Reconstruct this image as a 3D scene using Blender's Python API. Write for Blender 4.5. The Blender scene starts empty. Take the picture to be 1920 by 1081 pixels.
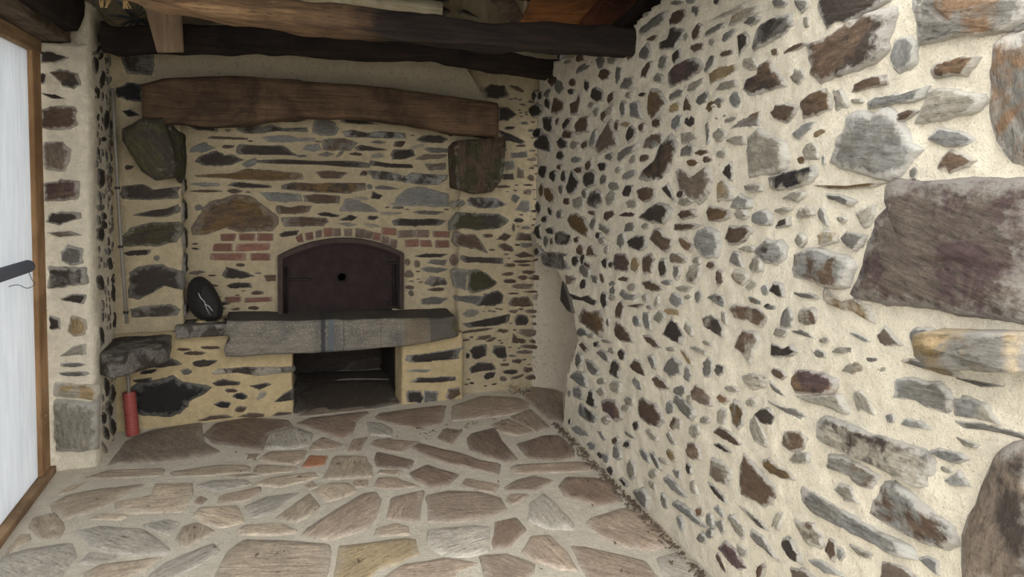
import bpy, math, random
from mathutils import Vector, Matrix, noise as mn
# ------------------------------------------------------------------ camera, sky, exposure
scene = bpy.context.scene
COL = scene.collection
F, PX, PY = 1230.0, 960.0, 400.5           # focal length and principal point in 1920 x 1081 pixels
def camvec(x, y):
    return Vector(((x - PX) / F, -(y - PY) / F, -1.0)).normalized()
AY = camvec(520, 322)                      # depth axis of the room
AX = camvec(4400, 386)                     # axis along the hearth wall
AX = (AX - AY * AX.dot(AY)).normalized()
AZ = AX.cross(AY)
ROT = Matrix((AX, AY, AZ))
EYE = Vector((0, 0, 1.45))
cam_d = bpy.data.cameras.new('camera')
cam = bpy.data.objects.new('camera', cam_d); COL.objects.link(cam)
cam_d.sensor_width = 36.0; cam_d.sensor_fit = 'HORIZONTAL'
cam_d.lens = 36.0 * F / 1920.0
cam_d.shift_y = -140.0 / 1920.0
cam_d.clip_start = 0.05
cam.matrix_world = Matrix.Translation(EYE) @ ROT.to_4x4()
scene.camera = cam
world = bpy.data.worlds.new('overcast_sky'); scene.world = world
world.use_nodes = True
wb = world.node_tree.nodes['Background']
wb.inputs['Color'].default_value = (0.97, 0.985, 1.0, 1)
wb.inputs['Strength'].default_value = 1.0
scene.view_settings.view_transform = 'Standard'
scene.view_settings.look = 'None'
scene.view_settings.gamma = 1.0
scene.view_settings.use_curve_mapping = False
scene.view_settings.exposure = 2.2

# ------------------------------------------------------------------ helpers
def ray(x, y): return ROT @ camvec(x, y)
def on_y(p, Y):
    d = ray(*p); return EYE + d * (Y / d.y)
def on_x(p, X):
    d = ray(*p); return EYE + d * (X / d.x)
def on_z(p, Z):
    d = ray(*p); return EYE + d * ((Z - EYE.z) / d.z)
class Surf:                                # a plane: point, in-plane axes, normal towards the room
    def __init__(s, P, n, u):
        s.P = Vector(P); s.n = Vector(n).normalized(); s.u = Vector(u).normalized(); s.v = s.n.cross(s.u)
    def hit(s, p):
        d = ray(*p); return EYE + d * ((s.P - EYE).dot(s.n) / d.dot(s.n))
def fbm(v, o=3): return mn.fractal(v, 0.9, 2.1, o)
def mesh_obj(name, verts, faces, mat, parent=None, smooth=True, attr=None):
    me = bpy.data.meshes.new(name)
    me.from_pydata([tuple(v) for v in verts], [], faces)
    if smooth: me.polygons.foreach_set('use_smooth', [True] * len(me.polygons))
    if attr is not None:
        a = me.attributes.new('rim', 'FLOAT', 'POINT'); a.data.foreach_set('value', attr)
    if mat: me.materials.append(mat)
    me.update()
    o = bpy.data.objects.new(name, me); COL.objects.link(o)
    if parent is not None: o.parent = parent
    return o
def tag(o, label, cat=None, group=None, kind=None):
    o['label'] = label
    if cat: o['category'] = cat
    if group: o['group'] = group
    if kind: o['kind'] = kind
    return o
def empty(name, loc):
    o = bpy.data.objects.new(name, None); COL.objects.link(o); o.location = loc
    o.empty_display_size = 0.05
    bpy.context.view_layer.update()
    return o
def lin(c): 
    return tuple((x / 255 / 12.92) if x / 255 <= 0.04045 else ((x / 255 + 0.055) / 1.055) ** 2.4 for x in c) + (1,)

# ------------------------------------------------------------------ materials
class NT:
    def __init__(s, name):
        s.m = bpy.data.materials.new(name); s.m.use_nodes = True
        s.t = s.m.node_tree; s.b = s.t.nodes['Principled BSDF']
    def n(s, t, **k):
        x = s.t.nodes.new(t)
        for a, b in k.items(): setattr(x, a, b)
        return x
    def l(s, a, b): s.t.links.new(a, b)
    def noise(s, vec, scale, detail=4, rough=0.55, dist=0.0):
        x = s.n('ShaderNodeTexNoise'); x.inputs['Scale'].default_value = scale
        x.inputs['Detail'].default_value = detail; x.inputs['Roughness'].default_value = rough
        x.inputs['Distortion'].default_value = dist
        s.l(vec, x.inputs['Vector']); return x.outputs['Fac']
    def ramp(s, fac, a, b, c0=(0, 0, 0, 1), c1=(1, 1, 1, 1)):
        x = s.n('ShaderNodeValToRGB'); x.color_ramp.elements[0].position = a; x.color_ramp.elements[1].position = b
        x.color_ramp.elements[0].color = c0; x.color_ramp.elements[1].color = c1
        s.l(fac, x.inputs['Fac']); return x.outputs['Color']
    def mix(s, fac, a, b, mode='MIX'):
        x = s.n('ShaderNodeMix', data_type='RGBA', blend_type=mode)
        for v, i in ((fac, 0), (a, 6), (b, 7)):
            if hasattr(v, 'is_output'): s.l(v, x.inputs[i])
            else: x.inputs[i].default_value = v
        return x.outputs[2]
    def math(s, op, a, b=0.0, c=None):
        x = s.n('ShaderNodeMath', operation=op)
        for i, v in enumerate((a, b, c)):
            if v is None: continue
            if hasattr(v, 'is_output'): s.l(v, x.inputs[i])
            else: x.inputs[i].default_value = v
        return x.outputs[0]
    def coord(s, kind='Object', scale=(1, 1, 1), rand=True):
        tc = s.n('ShaderNodeTexCoord'); v = tc.outputs[kind]
        if rand:
            oi = s.n('ShaderNodeObjectInfo'); cb = s.n('ShaderNodeCombineXYZ')
            r = s.math('MULTIPLY', oi.outputs['Random'], 57.0)
            for i in range(3): s.l(r, cb.inputs[i])
            va = s.n('ShaderNodeVectorMath', operation='ADD'); s.l(v, va.inputs[0]); s.l(cb.outputs[0], va.inputs[1]); v = va.outputs[0]
        mp = s.n('ShaderNodeMapping'); mp.inputs['Scale'].default_value = scale
        s.l(v, mp.inputs['Vector']); return mp.outputs[0]
    def bump(s, h, strength, dist=0.01, prev=None):
        x = s.n('ShaderNodeBump'); x.inputs['Strength'].default_value = strength; x.inputs['Distance'].default_value = dist
        s.l(h, x.inputs['Height'])
        if prev: s.l(prev, x.inputs['Normal'])
        return x.outputs[0]
    def done(s, col, rough=0.85, nor=None, spec=0.3):
        if hasattr(col, 'is_output'): s.l(col, s.b.inputs['Base Color'])
        else: s.b.inputs['Base Color'].default_value = col
        if hasattr(rough, 'is_output'): s.l(rough, s.b.inputs['Roughness'])
        else: s.b.inputs['Roughness'].default_value = rough
        s.b.inputs['Specular IOR Level'].default_value = spec
        if nor: s.l(nor, s.b.inputs['Normal'])
        return s.m
def sc(c, k): return (c[0] * k, c[1] * k, c[2] * k, 1)

PAL = dict(g=(122, 118, 110), b=(98, 80, 64), d=(66, 57, 50), o=(112, 90, 58), p=(84, 66, 64), s=(138, 137, 132),
           l=(160, 153, 138), t=(158, 136, 100), r=(120, 95, 72), k=(38, 34, 33), m=(70, 66, 42), n=(122, 108, 94),
           H=(106, 94, 83), e=(132, 94, 79), c=(120, 102, 89),
           f=(206, 188, 165), h=(198, 190, 176), u=(187, 167, 148), v=(157, 135, 118), w=(168, 152, 134), q=(186, 166, 132), O=(200, 142, 104), x=(96, 84, 72))
for _k in 'gbdospltrmnH': PAL[_k] = tuple(int(v * .93) for v in PAL[_k])
_stone = {}
def stone_mat(code, lime=0.5, scale=1.0):
    key = (code, lime, scale)
    if key in _stone: return _stone[key]
    c1 = lin(PAL[code[0]]); c2 = lin(PAL[code[1]]) if len(code) > 1 else None
    N = NT('stone_' + code)
    v = N.coord('Object'); vs = N.coord('Object', (3.0, 16.0, 9.0))
    streak = N.noise(vs, 4.0 * scale, 6, 0.65, 0.4)
    grain = N.noise(v, 90.0 * scale, 5, 0.7)
    big = N.noise(v, 9.0 * scale, 4, 0.6, 0.6)
    col = N.mix(N.ramp(streak, 0.3, 0.7), sc(c1, 0.52), sc(c1, 1.42))
    if c2: col = N.mix(N.ramp(big, 0.46, 0.56), col, N.mix(N.ramp(streak, 0.3, 0.7), sc(c2, 0.65), sc(c2, 1.35)))
    else:  col = N.mix(N.ramp(big, 0.35, 0.7), sc(c1, 0.75), col)
    oi = N.n('ShaderNodeObjectInfo')
    col = N.mix(1.0, col, N.ramp(oi.outputs['Random'], 0, 1, (0.8, 0.79, 0.77, 1), (1.22, 1.2, 1.16, 1)), 'MULTIPLY')
    col = N.mix(N.ramp(grain, 0.35, 0.7), N.mix(1.0, col, (0.66, 0.66, 0.66, 1), 'MULTIPLY'), col)
    seam = N.noise(vs, 9.0 * scale, 4, 0.7, 0.8)
    col = N.mix(N.ramp(seam, 0.34, 0.43), N.mix(1.0, col, (0.5, 0.48, 0.46, 1), 'MULTIPLY'), col)
    # lime smeared over the rim by the mason, and specks of it
    limec = lin((186, 181, 170))
    at = N.n('ShaderNodeAttribute', attribute_name='rim')
    smear = N.math('ADD', N.math('MULTIPLY', at.outputs['Fac'], 0.55), N.math('MULTIPLY', N.noise(v, 26.0 * scale, 5, 0.7), 0.9))
    col = N.mix(N.math('MULTIPLY', N.ramp(smear, 0.74, 0.92), lime), col, limec)
    speck = N.noise(vs, 17.0 * scale, 3, 0.8)
    col = N.mix(N.math('MULTIPLY', N.ramp(speck, 0.66, 0.72), lime * 0.9), col, limec)
    nb = N.bump(streak, 0.55, 0.012 / scale); nb = N.bump(grain, 0.5, 0.006 / scale, nb)
    _stone[key] = N.done(col, 0.8, nb, 0.35)
    return _stone[key]
def mortar_mat(name, c, dark=0.75, grain=150.0):
    N = NT(name); v = N.coord('Object', rand=False)
    a = N.noise(v, 3.0, 5, 0.6); b = N.noise(v, 22.0, 5, 0.7); g = N.noise(v, grain, 4, 0.8)
    col = N.mix(N.ramp(a, 0.3, 0.7), sc(lin(c), 0.86), sc(lin(c), 1.1))
    col = N.mix(N.ramp(b, 0.3, 0.65), sc(lin(c), dark), col)
    col = N.mix(N.ramp(g, 0.35, 0.43), sc(lin(c), 0.55), col)
    nb = N.bump(b, 0.7, 0.018); nb = N.bump(g, 0.9, 0.008, nb)
    return N.done(col, 0.92, nb, 0.15)
def wood_mat(name, c1, c2, dark, axis=0, scale=1.0, light=None, lthr=(0.6, 0.72)):
    N = NT(name); s = [26.0, 26.0, 26.0]; s[axis] = 1.6
    v = N.coord('Object', (1, 1, 1)); vs = N.coord('Object', tuple(s))
    st = N.noise(vs, 1.6 * scale, 7, 0.7, 0.6); big = N.noise(v, 3.5, 4, 0.6, 0.5)
    fine = N.noise(vs, 6.0 * scale, 5, 0.7)
    col = N.mix(N.ramp(st, 0.3, 0.68), lin(c1), lin(c2))
    col = N.mix(N.ramp(big, 0.42, 0.62), col, N.mix(0.75, col, lin(dark)))
    if light: col = N.mix(N.math('MULTIPLY', N.ramp(fine, *lthr), 0.8), col, lin(light))
    crack = N.ramp(fine, 0.3, 0.4)
    col = N.mix(crack, N.mix(0.8, col, sc(lin(dark), 0.5)), col)
    nb = N.bump(st, 0.8, 0.02); nb = N.bump(fine, 0.7, 0.01, nb)
    return N.done(col, 0.85, nb, 0.25)
def plain_mat(name, c, rough=0.6, var=0.15, scale=20.0, metal=0.0, bump=0.2, spec=0.4):
    N = NT(name); v = N.coord('Object'); a = N.noise(v, scale, 5, 0.65)
    col = N.mix(N.ramp(a, 0.3, 0.7), sc(lin(c), 1 - var), sc(lin(c), 1 + var))
    N.b.inputs['Metallic'].default_value = metal
    return N.done(col, rough, N.bump(a, bump, 0.005), spec)

M_MORT = mortar_mat('lime_mortar', (231, 220, 197))
M_MORT_DIM = mortar_mat('lime_mortar_dimmed', (190, 174, 143))  # same lime mortar, with the back wall's dim, yellowed light put into the colour
M_DKRUBBLE = mortar_mat('dark_rubble', (62, 54, 48), .6, 40.0)  # darker rubble for the wood store lining and roof
M_MORTB = mortar_mat('lime_mortar_ochre', (202, 181, 140))
M_PLAST = mortar_mat('smooth_plaster', (172, 160, 136), 0.9, 60.0)
M_RECESS = mortar_mat('recess_plaster', (186, 175, 156), 0.9, 60.0)
M_GROUT = mortar_mat('floor_grout', (218, 208, 188), 0.82, 120.0)
M_GROUND = mortar_mat('gravel_ground', (138, 132, 118), 0.7, 60.0)
M_MANT = wood_mat('weathered_oak', (74, 57, 44), (126, 100, 76), (52, 40, 31), 0, 1.0, (166, 142, 114), (0.62, 0.74))
M_CHAR = wood_mat('charred_oak', (30, 25, 22), (58, 44, 36), (16, 14, 13), 0, 1.0, (110, 80, 58), (0.68, 0.78))
M_CHARL = wood_mat('split_sapwood_oak', (50, 38, 30), (112, 84, 60), (22, 18, 16), 0, 1.0, (186, 152, 116), (0.58, 0.7))
M_GREYW = wood_mat('grey_timber', (92, 78, 66), (140, 124, 106), (62, 50, 42), 1)
M_PINE = wood_mat('pine_batten', (148, 114, 80), (182, 145, 105), (124, 92, 62), 2, 0.7)
M_PINEY = wood_mat('pine_batten_low', (148, 118, 86), (186, 154, 118), (110, 86, 64), 1, 0.7)
M_PLANK = wood_mat('pale_plank', (128, 106, 86), (160, 136, 112), (108, 86, 68), 2, 0.6)
M_BROWNW = wood_mat('brown_board', (120, 76, 44), (170, 116, 70), (84, 52, 32), 0, 0.5)
M_REDW = wood_mat('red_brown_rafter', (78, 46, 34), (108, 66, 48), (50, 30, 24), 1, 0.6)
M_POLE = wood_mat('peeled_pole', (170, 158, 130), (205, 194, 166), (130, 116, 92), 0, 0.6)
M_DECK = wood_mat('roof_deck', (48, 38, 32), (74, 58, 46), (26, 22, 20), 1, 0.6)
M_IRON = plain_mat('rusty_iron', (40, 28, 27), 0.75, 0.35, 14.0, 0.0, 0.4, 0.2)
M_IRONF = plain_mat('iron_frame', (56, 43, 38), 0.7, 0.35, 18.0, 0.0, 0.5, 0.25)
M_IRON2 = plain_mat('dark_iron', (30, 24, 23), 0.7, 0.3, 30.0, 0.0, 0.4, 0.25)
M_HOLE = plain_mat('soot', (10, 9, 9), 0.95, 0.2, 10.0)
M_GREYP = plain_mat('grey_plastic', (120, 114, 104), 0.5, 0.1, 10.0, 0, 0.05)
M_CLIP = plain_mat('black_clip', (40, 38, 36), 0.6)
M_REDP = plain_mat('red_plastic', (142, 70, 63), 0.45, 0.12, 12.0, 0, 0.05)
M_DKP = plain_mat('dark_grey_plastic', (82, 84, 92), 0.45, 0.1, 12.0, 0, 0.05)
M_WIRE = plain_mat('wire', (90, 90, 92), 0.5, 0.1)
M_WHITEP = plain_mat('white_plastic', (210, 208, 196), 0.5, 0.06)
M_BRUSH = plain_mat('brush_bristle', (84, 88, 88), 0.6, 0.1)
M_STRAW = plain_mat('dry_straw', (176, 146, 104), 0.8, 0.25, 30.0)
M_DIRT = plain_mat('dry_litter', (84, 72, 58), 0.95, 0.35, 60.0)

# ------------------------------------------------------------------ stone data read off the photograph (zoom-tile pixels)
DATA = {}
DATA['block'] = '''
#T 660 420 0.37007
d 278 690 282 665 400 650 550 625 545 680 430 690 320 700
s 274 745 300 735 410 735 380 750
d 300 800 340 775 520 770 530 790 450 800 330 802
d 278 900 278 845 350 845 358 880 350 905
g 362 842 440 845 430 895 362 905
b 475 880 485 835 545 825 548 860 500 890
'''
DATA['brick'] = '''
#T 200 200 0.27759
e 763 855 878 855 870 908 768 910
e 890 855 1005 855 1000 905 892 905
e 1015 852 1130 855 1130 908 1018 908
e 710 920 855 920 855 978 710 978
e 868 925 1110 918 1110 970 868 978
e 697 988 940 988 940 1040 700 1035
e 965 985 1110 985 1110 1040 968 1040
e 1270 880 1320 845 1335 915 1290 920
e 1335 850 1395 840 1398 895 1345 905
#T 560 200 0.27759
e 40 855 100 842 102 895 48 905
c 108 835 158 828 160 880 113 890
e 165 820 225 815 230 872 168 882
c 230 822 282 820 288 870 235 875
c 305 825 360 825 360 875 308 872
c 385 820 445 828 435 888 382 880
c 448 832 502 845 490 890 440 885
e 505 848 556 855 550 905 498 895
c 562 868 612 880 605 930 556 918
c 618 890 668 900 660 955 610 940
e 562 815 660 820 660 868 562 862
c 672 835 782 832 780 882 672 885
c 788 830 882 832 882 882 790 882
e 908 838 1018 842 1018 882 908 880
e 715 897 810 895 810 945 720 945
e 818 900 895 900 905 945 822 945
e 922 902 1016 902 1016 950 925 952
#T 170 440 0.35146
e 715 332 805 325 805 357 720 365
e 820 335 970 330 970 355 825 362
'''
DATA['floor'] = '''
#T 0 740 0.31546
f 310 650 400 600 600 560 850 535 700 620 550 690 400 730 320 700
f 690 640 900 600 920 530 1130 525 1140 590 1080 700 830 700 700 690
f 530 740 600 705 750 715 700 740
h 460 810 600 780 850 800 1000 910 990 940 780 960 560 920
h 470 1000 540 935 690 955 680 990 560 1010
f 170 790 200 730 330 700 380 790 350 850 260 870
h 20 960 150 920 420 880 450 960 380 1050 350 1130 0 1130 0 1000
f 500 1060 600 1010 860 980 950 970 720 1110 520 1110
h 860 770 1000 740 1060 760 1000 830 900 800
f 1040 860 1090 780 1170 760 1280 810 1100 910
f 1160 720 1190 670 1410 660 1450 760 1310 790 1200 760
u 1150 640 1190 600 1235 620 1200 650
h 1170 540 1260 510 1460 505 1490 530 1300 575
f 1015 460 1300 420 1470 420 1480 460 1250 480 1050 490
f 520 490 640 450 960 440 965 480 800 490 600 500
h 900 1060 1000 990 1260 885 1300 930 1200 1000 1000 1110 900 1110
w 640 420 760 270 900 210 1200 165 1210 280 1300 335 1200 370 950 400 700 410
f 0 1000 60 900 120 830 170 830 180 870 60 930
f 340 590 420 540 520 520 420 580
f 1330 480 1480 470 1550 480 1400 495
#T 400 740 0.31546
v 0 290 -50 230 20 170 200 140 440 150 470 190 330 230 290 330 150 310
h 310 320 360 220 470 190 590 230 560 300 480 320
v 495 170 580 140 920 100 850 160 830 220 770 265 640 220
u 575 330 600 280 650 250 760 290 730 320
u 800 335 830 265 915 250 870 340
h 910 160 1000 170 1060 200 1055 245 930 235
v 965 130 990 110 1380 60 1350 170 1230 200 1080 180 980 150
u 930 300 980 262 1230 280 1110 345 1000 325
u 1330 260 1370 200 1480 210 1440 270 1420 300
v 1180 312 1230 290 1480 350 1585 390 1700 410 1694 476 1580 445 1400 410 1260 360
v 955 390 975 340 1060 360 1190 390 1160 440 970 430
v 1170 465 1270 415 1330 440 1455 475 1400 530 1300 550 1200 500
O 525 425 575 360 680 365 660 420 560 430
u 270 385 330 340 550 330 530 380 480 415 340 400
u 200 385 210 350 270 350 240 380
f 245 450 270 415 490 430 480 455 270 475
f 260 520 350 490 600 460 625 490 480 530 400 550 270 535
f 655 495 720 365 900 365 945 430 945 485 700 500
f 980 465 1000 445 1120 450 1080 475
u 955 545 990 490 1080 490 1220 540 1100 560 970 560
u 840 545 840 510 915 505 915 545
f 590 570 680 525 800 520 855 575 760 610 680 635
f 545 540 590 515 625 545 570 560
u 525 835 570 790 720 690 890 590 960 580 990 620 960 730 920 800 720 855 600 850
h 195 660 310 610 520 580 440 630 380 690 240 735
f 370 730 480 650 570 585 630 660 580 710 490 755
u 25 600 270 548 280 570 220 620 35 648
u 1030 735 1060 610 1250 565 1220 750 1100 745
u 1280 750 1270 600 1400 570 1585 580 1700 610 1740 680 1600 740 1400 755
f 965 835 980 790 1080 765 1150 780 1160 830 1000 840
f 15 1060 90 930 180 865 400 870 680 890 690 930 650 1130 0 1130
f 150 800 190 775 400 765 490 800 470 825 300 835 180 830
q 720 1130 750 900 850 890 1150 850 1195 860 1220 950 1090 1000 980 1040 880 1130
h 1275 870 1285 800 1560 780 1640 790 1630 930 1500 960 1380 970 1320 930
u 950 1130 1130 1010 1380 970 1570 1000 1450 1060 1400 1130
w 500 130 620 60 900 70 960 85 760 105 600 125
#T 850 700 0.35236
u 0 170 150 120 350 130 400 160 380 200 240 230 0 250
v 75 345 100 320 220 290 260 360 340 450 280 470 150 430 90 410
v 340 375 480 330 560 330 640 400 640 440 540 465 400 450
u 370 110 420 70 580 90 580 250 510 250 430 180
u 300 230 410 190 520 290 440 310 370 280
u 200 270 290 240 430 310 340 330 250 310
u 310 500 340 485 700 470 770 500 700 520 330 535
u 45 590 70 560 240 590 210 635 60 605
u 275 605 330 570 430 545 525 570 440 620 300 625
u 280 680 300 645 380 640 400 650 320 700
v 565 600 600 550 760 560 830 580 900 680 770 700 690 680 600 650
h 400 780 410 690 480 640 540 690 640 800 640 830 500 820
u 710 800 740 770 900 720 970 730 1090 800 1170 910 1050 940 880 920 780 870
u 370 950 420 870 510 860 600 950 660 1050 560 1040 430 990
u 150 970 280 960 425 1010 420 1060 360 1110 180 1110
u 635 920 700 925 900 970 1020 1000 1100 1110 720 1110
h 1090 980 1200 950 1330 1030 1420 1110 1130 1110
v 205 900 225 790 330 770 385 830 300 920 215 930
v 0 450 60 445 130 470 100 500 0 480
#T 0 0 1
x 548 776 552 735 590 716 690 712 748 714 750 756 690 767 620 774
x 552 732 560 700 748 692 748 711 690 709 585 713
'''
DATA['hearth'] = '''
#T 170 440 0.35146
d 220 715 290 670 380 670 420 655 500 690 400 705 300 710
k 31 73 9 2 -10
d 535 680 580 665 690 668 630 700 560 705
b 56 63 12 2.5;b 64 60 10 2;b 49 61 9 1.5
dl 645 735 700 715 850 705 1060 705 1060 730 900 750 750 730 660 745
g 51 73 5 3
d 655 790 700 770 795 785 790 800 680 805
d 845 805 940 790 960 800 900 825
d 230 775 320 763 320 787 240 787
k 210 830 260 790 380 770 440 760 480 790 620 800 640 815 600 850 520 885 520 910 480 950 420 968 280 960 240 940 215 900
b 75 83 6 2;k 80 86 7 3.5
k 660 905 700 885 750 895 740 920 700 925
b 80 93 6 3;l 91 86 6 3 -30
d 980 890 1020 855 1075 825 1075 880 1010 890
b 570 988 640 965 720 960 755 972 600 992
b 780 972 850 950 930 953 930 970
b 960 965 1000 945 1070 945 1072 960
'''
DATA['lwall'] = '''
#T 0 0 0.27746
d 550 810 600 770 640 790 610 820
d 66 79 2 6;d 72 81 7 15 10;d 65 63 5 9;d 69 54 4 11 10;d 54 64 5 4;d 58 45 12 3 30;d 65 44 3 11;d 68 38 3 5;d 59 58 3 5;d 62 57 4 4;d 66 34 8 3 -20;k 70 29 5 12;g 59 93 6 9;d 56 101 5 10 20;d 63 102 6 11;d 70 94 4 3;d 62 89 5 3
#T 0 300 0.5556
d 31 13 4 9;d 34 6 3 6;g 34 16 2 2;d 35 19 2 3;d 35 22 3 3;d 34 25 3 5;d 33 29 4 5;d 32 24 2 2;d 33 49 4 5
d 365 570 370 515 400 505 400 560
d 34 59 4 6;d 34 41 4 5;d 38 45 4 6;d 37 35 2 4;d 32 28 2 3;g 33 36 3 3;d 38 40 2 4;d 30 9 2 8;d 30 19 2 4
d 38 79 3 8 20;d 36 77 2 6;d 37 84 3 5;d 40 83 3 6 10;d 36 92 3 4;d 38 90 2.5 5;d 40 89 2.5 5;l 35 97 4 3;d 35 87 2 4;d 41 85 1.5 5;d 39 95 2 3
'''
DATA['oven'] = '''
#T 200 200 0.27759
d 530 120 780 120 740 165 620 160
b 680 215 720 200 950 210 945 224
s 555 310 580 270 660 240 730 280 650 310
d 590 370 620 340 740 295 800 330 840 320 915 360 850 390 760 400 640 400
b 82 27 8 2
dg 885 150 930 118 1010 125 1050 150 1110 120 1200 150 1330 140 1340 170 1150 165 1040 180 950 180
s 1050 210 1100 195 1240 195 1300 215 1390 210 1390 230 1240 240 1100 240
d 125 9 18 3
d 885 310 890 255 1190 265 1280 330 1150 325 900 320
s 97 38 9 5 -20
d 1030 362 1200 355 1440 367 1660 365 1760 385 1760 412 1600 405 1440 392 1200 387 1040 380
o 600 460 850 450 950 420 1100 430 1320 450 1320 490 1100 500 900 490 750 480 620 475
s 540 520 620 510 760 515 760 535 650 542
d 810 530 880 508 1110 533 1100 547 900 547
od 1185 530 1260 510 1420 515 1735 515 1740 560 1620 585 1500 580 1300 570 1190 555
b 67 57 20 1.6;b 86 57 9 3
s 1040 580 1150 580 1310 590 1310 635 1200 645 1090 630
ob 585 820 660 680 700 640 820 610 850 595 980 615 1060 680 1140 745 1145 790 1100 835 880 840 800 820 690 855 600 860
g 62 68 6 4
b 1145 690 1160 665 1240 680 1300 665 1385 670 1370 710 1280 725 1170 720
nb 1180 750 1300 742 1480 750 1500 780 1460 805 1210 810
d 1165 860 1200 840 1300 835 1290 865 1180 880
#T 560 200 0.27759
s 20 290 50 260 130 255 155 290 90 300
d 485 395 500 365 600 382 780 390 785 415 600 412
b 40 600 120 590 270 605 265 650 140 655 40 640
g 95 170 115 85 170 80 240 110 265 150 240 190 150 195
d 275 75 350 75 480 100 540 120 400 120 300 105
sd 310 170 360 155 450 180 560 165 700 180 700 215 500 210 330 205
d 800 225 850 195 960 195 1000 220 970 245 850 240
bg 165 290 170 220 300 215 390 245 340 295 220 295
d 390 275 420 258 600 290 500 298 400 295
g 54 24 8 2;b 68 25 7 4
g 130 325 190 305 235 320 190 335
l 28 32 6 2 -35;b 39 32 7 2;l 53 33 9 3
d 615 325 650 290 770 290 780 330 700 355 640 355
l 80 27 8 2 -15
g 850 285 880 275 1030 285 1030 308 900 310
n 790 355 850 320 1005 325 960 350 830 362
bg 845 385 990 380 990 425 880 430
b 115 440 200 430 325 445 270 485 150 485
b 44 45 5 3;l 1 46 4 5
sd 480 435 580 435 720 470 770 440 850 455 1000 460 990 495 930 525 780 520 650 500 520 490
g 510 540 560 530 650 545 700 555 620 562 520 557
s 48 54 4 3
d 490 620 500 570 570 600 540 625
s 620 655 640 620 720 560 780 545 900 560 1000 590 1005 675 800 670 640 665
g 280 705 320 620 400 630 500 680 540 710 420 712
l 42 62 9 2
d 115 720 180 710 270 730 260 745 150 737
d 275 765 350 730 400 745 360 770
s 270 790 330 780 400 795 340 808
d 50 75 6 3;l 49 80 10 2 10;g 67 68 8 2;l 63 72 12 2
g 780 710 850 700 980 710 930 730 820 725
d 640 770 700 755 800 760 900 755 1000 770 940 800 780 805 650 800
d 780 1010 850 990 1000 995 960 1015 820 1018
g 870 1055 900 1030 1000 1035 990 1075
#T 170 440 0.35146
d 700 215 725 170 780 185 830 200 875 220 830 230 720 235
b 80 16 5 2
d 720 270 760 255 850 255 860 280 740 285
b 89 31 6 2;b 87 39 6 2
b 920 215 988 212 988 245 940 250
#T 660 420 0.37007
g 41 23 12 3
gd 365 300 400 260 470 275 480 305 400 315
b 43 33 9 2
g 340 380 400 365 485 375 450 405 350 408
n 33 20 3 4;n 28 19 3 3.5;n 29 25 5 4;n 29 32 5 2;n 30 35 3 3
'''
DATA['pierL'] = '''
#T 200 200 0.27759
d 15 41 6 3
d 100 590 110 540 250 525 320 560 480 540 480 620 300 625 110 620
d 180 730 300 700 400 690 480 660 485 710 400 740 300 745
md 110 880 150 820 300 785 480 785 500 840 470 910 330 940 130 940
d 110 990 180 965 290 965 280 1000 150 1005
g 34 102 4 4
#T 170 440 0.35146
d 200 300 215 200 260 170 380 155 480 200 490 250 480 290 400 270 340 300 260 340 210 330
gd 210 395 300 380 420 370 475 400 460 430 350 435 230 440
#T 0 0 1
k 217 165 240 155 268 158 268 190 240 188 220 182
k 230 208 245 205 262 216 240 220
dg 228 105 245 98 288 98 290 120 283 140 240 138
'''
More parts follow.
